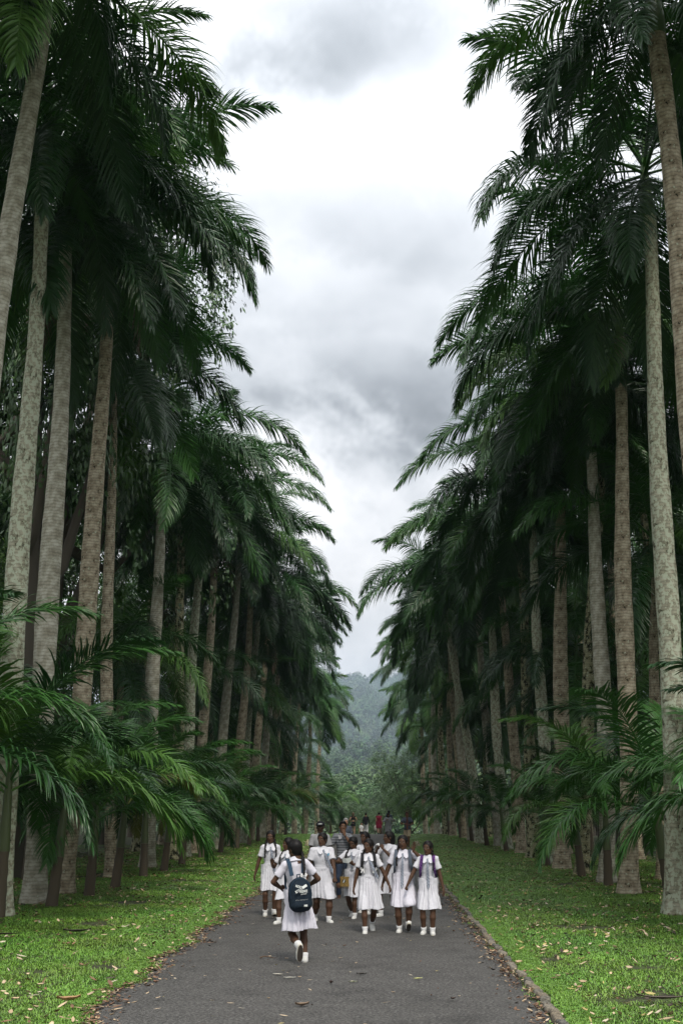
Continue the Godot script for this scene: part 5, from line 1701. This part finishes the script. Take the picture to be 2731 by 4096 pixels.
func backpack_prints(p: Dictionary, root: Node3D) -> void:
	var h: float = p.h
	var back := Basis(Vector3.UP, PI)
	var c := Vector3(0, 0.59 * h, -0.155 * h - 0.088 * h)
	var at := func(x: float, y: float, z := 0.0) -> Vector3: return c + Vector3(-x, y, -z)
	text("lettering", "NIKE", 0.092, root, Transform3D(back * Basis(Vector3.BACK, -0.33), at.call(-0.026, 0.072)), M.white_print)
	text("lettering", "NIKE", 0.100, root, Transform3D(back, at.call(0.028, 0.012)), M.white_print)
	var band := MB.new()
	band.box(Vector3.ZERO, Vector3(0.084, 0.016, 0.002))
	part("print_band", band.mesh(), M.white_print, root, Transform3D(back * Basis(Vector3.BACK, 0.48), at.call(0.0, 0.046, 0.001)))
	text("lettering", "NIKE", 0.088, root, Transform3D(back * Basis(Vector3.BACK, 0.48), at.call(-0.024, 0.034, 0.004)), M.navy)
	text("lettering", "JUST DO IT", 0.075, root, Transform3D(back, at.call(0.030, -0.022)), M.white_print)
	for k in 8:
		part("tick_mark", tick(0.018), M.white_print, root, Transform3D(back, at.call(-0.070 + k * 0.020, -0.088, 0.010)))
	var lab := MB.new()
	lab.box(Vector3.ZERO, Vector3(0.021, 0.012, 0.002))
	var o := part("label_patch", lab.mesh(), M.white_print, root, Transform3D(back * Basis(Vector3.RIGHT, 0.15), at.call(0.045, -0.165, 0.006)))
	part("tick_mark", tick(0.028), M.navy, o, Transform3D(Basis(), Vector3(0, 0, 0.004)))
	var zp := MB.new()
	var pts := PackedVector3Array(); var rad := PackedFloat32Array()
	for k in 15:
		var a := lerpf(-0.35, PI + 0.35, k / 14.0)
		pts.append(Vector3(cos(a) * 0.088 * h, 0.585 * h + sin(a) * 0.115 * h, -0.155 * h - 0.042 * h)); rad.append(0.004)
	zp.tube(pts, rad, 6)
	part("zip", zp.mesh(), M.navy_strap, root)
	var hd := MB.new()
	hd.tube(PackedVector3Array([Vector3(-0.02, 0.70 * h, -0.13 * h), Vector3(-0.02, 0.728 * h, -0.14 * h), Vector3(0.02, 0.728 * h, -0.14 * h), Vector3(0.02, 0.70 * h, -0.13 * h)]), PackedFloat32Array([0.008, 0.008, 0.008, 0.008]), 6)
	part("grab_handle", hd.mesh(), M.navy_strap, root)

func tick(L: float) -> ArrayMesh:      # a curved tick: short stroke down, long sweep up
	var mb := MB.new()
	var up := [Vector2(-0.5, 0.02), Vector2(-0.42, -0.16), Vector2(-0.2, -0.14), Vector2(0.15, 0.02), Vector2(0.5, 0.2)]
	var lo := [Vector2(-0.56, -0.10), Vector2(-0.46, -0.30), Vector2(-0.24, -0.28), Vector2(0.12, -0.05), Vector2(0.5, 0.2)]
	for k in 4:
		mb.flat_quad(Vector3(up[k].x, up[k].y, 0) * L, Vector3(lo[k].x, lo[k].y, 0) * L, Vector3(lo[k + 1].x, lo[k + 1].y, 0) * L, Vector3(up[k + 1].x, up[k + 1].y, 0) * L)
	return mb.mesh()

func woven_bag(p: Dictionary) -> void:
	var h: float = p.h
	var root := thing("woven_bag", "small woven straw bag with a pale diamond hanging at a girl's hip", "bag", p.root.position, p.root.rotation.y)
	var mb := MB.new()
	var rings := []
	for k in 7:
		var y := lerpf(0.0, 0.17, k / 6.0)
		var ring := PackedVector3Array()
		for i in 25:
			var a := TAU * (i % 24) / 24.0
			ring.append(Vector3(signf(cos(a)) * pow(absf(cos(a)), 0.4) * (0.085 + 0.004 * sin(k * 1.3)), y, sin(a) * (0.032 - 0.010 * k / 6.0)))
		rings.append(ring)
	mb.loft(rings, 6.0, Color.WHITE, true, true)
	var straw := StandardMaterial3D.new()
	straw.albedo_texture = noise_tex(64, 0.22, 2, 96, Color(0.32, 0.24, 0.10), Color(0.62, 0.52, 0.28)); straw.uv1_scale = Vector3(3, 1, 1); straw.roughness = 0.9
	var at := Vector3(-0.075 * h, 0.405 * h, 0.135 * h)
	part("pouch", mb.mesh(), straw, root, Transform3D(Basis(), at))
	var di := MB.new()
	di.flat_quad(Vector3(-0.036, 0, 0), Vector3(0, -0.045, 0), Vector3(0.036, 0, 0), Vector3(0, 0.045, 0))
	var o := part("diamond", di.mesh(), M.black_rubber, root, Transform3D(Basis(), at + Vector3(0, 0.095, 0.034)))
	di = MB.new()
	for s: float in [-1.0, 1.0]:
		di.flat_quad(Vector3(-0.018, 0.018 * s - 0.006, 0), Vector3(-0.006, 0.018 * s - 0.012, 0), Vector3(0.018, -0.018 * s + 0.006, 0), Vector3(0.006, -0.018 * s + 0.012, 0))
	part("cross_mark", di.mesh(), M.white_print, o, Transform3D(Basis(), Vector3(0, 0, 0.003)))
	var fr := MB.new()
	for i in 13:
		var x := -0.08 + i * 0.0133
		fr.tube(PackedVector3Array([Vector3(x, 0.0, 0), Vector3(x + 0.003 * sin(i * 2.0), -0.035, 0)]), PackedFloat32Array([0.004, 0.003]), 4)
	part("fringe", fr.mesh(), straw, root, Transform3D(Basis(), at))
	var st := MB.new()
	ribbon(st, PackedVector3Array([at + Vector3(-0.07, 0.165, 0), Vector3(-0.10, 0.62, 0.085) * h, Vector3(-0.088, 0.75, 0.085) * h, Vector3(-0.075, 0.852, 0.0) * h, Vector3(-0.09, 0.74, -0.09) * h, Vector3(-0.115, 0.60, -0.06) * h, at + Vector3(-0.075, 0.16, -0.02)]), PackedFloat32Array([0.014, 0.014, 0.014, 0.014, 0.014, 0.014, 0.014]), Vector3.RIGHT, 0.004)
	part("strap", st.mesh(), M.dark_cloth, root)

func far_people() -> void:
	var pale := Color(0.42, 0.25, 0.17)
	var c := 0.026
	var a := figure({"label": "long-haired woman in black shorts and top walking away at the crest", "at": Vector2(-1.47, -91), "h": 1.66, "yaw": PI, "hair": "long", "hair_mat": mat(lin(0.10, 0.06, 0.03), 0.6), "skin": pale, "shoes": "sandal", "bare_feet": true, "cell": c, "hl": Vector3(0.13, 0.60, 0.06), "hr": Vector3(-0.13, 0.60, 0.06)})
	part("top", top_mesh(a, 0.66, 0.12, 0.0).mesh(), M.dark_cloth, a.root)
	part("shorts", legs_mesh(a, 0.45, 0.05, 0.058).mesh(), M.dark_cloth, a.root)
	a = figure({"label": "man in a dark shirt and white trousers walking away at the crest", "at": Vector2(-0.52, -96), "h": 1.78, "male": true, "yaw": PI, "hair": "short", "skin": Color(0.2, 0.11, 0.07), "shoes": "dark", "cell": c, "hr": Vector3(-0.15, 0.50, 0.06), "fl": Vector3(0.05, 0.045, 0.1), "fr": Vector3(-0.05, 0.045, -0.1)})
	part("shirt", top_mesh(a, 0.47, 1.75, 0.01).mesh(), M.dark_cloth, a.root)
	part("trousers", legs_mesh(a, 1.95, 0.052, 0.046).mesh(), M.sock, a.root)
	a = figure({"label": "woman in a dark red dress walking away at the crest", "at": Vector2(0.52, -91), "h": 1.66, "wide": 1.15, "yaw": PI, "hair": "bun", "skin": pale, "shoes": "dark", "cell": c, "fl": Vector3(0.04, 0.06, -0.16), "pl": 0.5, "fr": Vector3(-0.04, 0.045, 0.1)})
	var red := cloth(lin(0.26, 0.025, 0.055))
	var m := top_mesh(a, 0.58, 0.16, 0.0)
	m.append(skirt_mesh(a, 0.60, 0.30, 0.125, 0.10, 11, Vector2.ZERO, 3.0), Transform3D())
	part("dress", m.mesh(), red, a.root)
	var bg := MB.new()
	var rings := []
	for k in 5:
		var ring := PackedVector3Array()
		for i in 17:
			var t := TAU * (i % 16) / 16.0
			ring.append(Vector3(cos(t) * [0.07, 0.12, 0.13, 0.10, 0.03][k], -[0.42, 0.38, 0.22, 0.08, 0.0][k], sin(t) * [0.03, 0.06, 0.07, 0.05, 0.02][k]))
		rings.append(ring)
	bg.loft(rings, 1.0, Color.WHITE, true, true)
	single("carrier_bag", bg.mesh(), mat(lin(0.62, 0.60, 0.52), 0.6), "pale carrier bag hanging from the hand of the woman in red", "bag", Vector3(0.52 - 0.27, gy(0, -91) + 0.72, -91.02))
	a = figure({"label": "woman in a black headscarf and grey tunic with one hand raised", "at": Vector2(0.97, -71.5), "h": 1.60, "yaw": 0.1, "hair": "scarf", "hair_mat": M.dark_cloth, "skin": Color(0.2, 0.11, 0.07), "shoes": "dark", "cell": c, "nod": 0.15, "hl": Vector3(0.22, 0.74, 0.12), "el": Vector3(1, -0.8, 0), "hr": Vector3(-0.09, 0.74, 0.14), "er": Vector3(-1, -0.8, 0)})
	m = top_mesh(a, 0.56, 1.85, 0.012)
	m.append(skirt_mesh(a, 0.60, 0.30, 0.12, 0.10, 9, Vector2.ZERO, 5.0), Transform3D())
	part("tunic", m.mesh(), M.grey_shirt, a.root)
	part("trousers", legs_mesh(a, 1.9, 0.05, 0.045).mesh(), M.dark_cloth, a.root)
	a = figure({"label": "person partly hidden behind the woman in the headscarf", "at": Vector2(1.12, -79), "h": 1.72, "male": true, "yaw": PI, "hair": "short", "skin": Color(0.15, 0.08, 0.05), "shoes": "dark", "cell": 0.03})
	part("shirt", top_mesh(a, 0.48, 0.7, 0.01).mesh(), M.slate, a.root)
	part("trousers", legs_mesh(a, 1.9, 0.05, 0.045).mesh(), M.dark_cloth, a.root)
	a = figure({"label": "man in a slate t-shirt and khaki shorts holding sticks, right of the path", "at": Vector2(1.74, -59), "h": 1.72, "male": true, "yaw": -0.15, "hair": "short", "skin": Color(0.13, 0.07, 0.045), "shoes": "dark", "cell": 0.022, "hl": Vector3(0.07, 0.63, 0.15), "hr": Vector3(-0.05, 0.66, 0.16), "gl": "fist", "gr": "fist", "el": Vector3(1, -0.5, -0.3), "er": Vector3(-1, -0.5, -0.3), "nl": Vector3(-1, 0, 0), "nr": Vector3(1, 0, 0)})
	part("t_shirt", top_mesh(a, 0.50, 0.72, 0.012, 0.048).mesh(), M.slate, a.root)
	part("shorts", legs_mesh(a, 0.92, 0.06, 0.062).mesh(), M.khaki, a.root)
	var sk := MB.new()
	for k in 4:
		sk.tube(PackedVector3Array([Vector3(0.02 * k - 0.03, -0.25, 0.0), Vector3(0.022 * k - 0.03, 0.25, 0.01), Vector3(0.05 * k - 0.07, 0.68, 0.02)]), PackedFloat32Array([0.010, 0.009, 0.006]), 6)
	single("wooden_sticks", sk.mesh(), mat(lin(0.16, 0.05, 0.025), 0.7), "bundle of reddish sticks held upright by the man in shorts", "sticks", Vector3(1.74 + 0.0, 1.15, -58.71))
	a = figure({"label": "grey-haired person in a dark top hidden behind the man in the striped polo", "at": Vector2(-0.90, -40), "h": 1.60, "yaw": 0.2, "hair": "short", "hair_mat": mat(lin(0.32, 0.32, 0.33), 0.8), "male": true, "skin": pale, "shoes": "dark", "cell": 0.024})
	part("shirt", top_mesh(a, 0.50, 0.75, 0.01).mesh(), M.slate, a.root)
	part("shorts", legs_mesh(a, 0.9, 0.06, 0.062).mesh(), M.dark_cloth, a.root)
	a = figure({"label": "person in blue-grey shorts half hidden behind the right palm trunks", "at": Vector2(8.0, -64), "h": 1.68, "male": true, "yaw": -1.3, "hair": "short", "skin": pale, "shoes": "dark", "cell": 0.03})
	part("shirt", top_mesh(a, 0.50, 0.75, 0.01).mesh(), M.dark_cloth, a.root)
	part("shorts", legs_mesh(a, 0.9, 0.06, 0.062).mesh(), M.slate, a.root)
	a = figure({"label": "small figure in a white top low behind the crest of the path", "at": Vector2(-1.0, -108), "h": 1.60, "yaw": 0.4, "hair": "short", "skin": pale, "shoes": "dark", "cell": 0.03})
	part("shirt", top_mesh(a, 0.50, 0.75, 0.01).mesh(), M.sock, a.root)
	part("trousers", legs_mesh(a, 1.9, 0.05, 0.045).mesh(), M.dark_cloth, a.root)
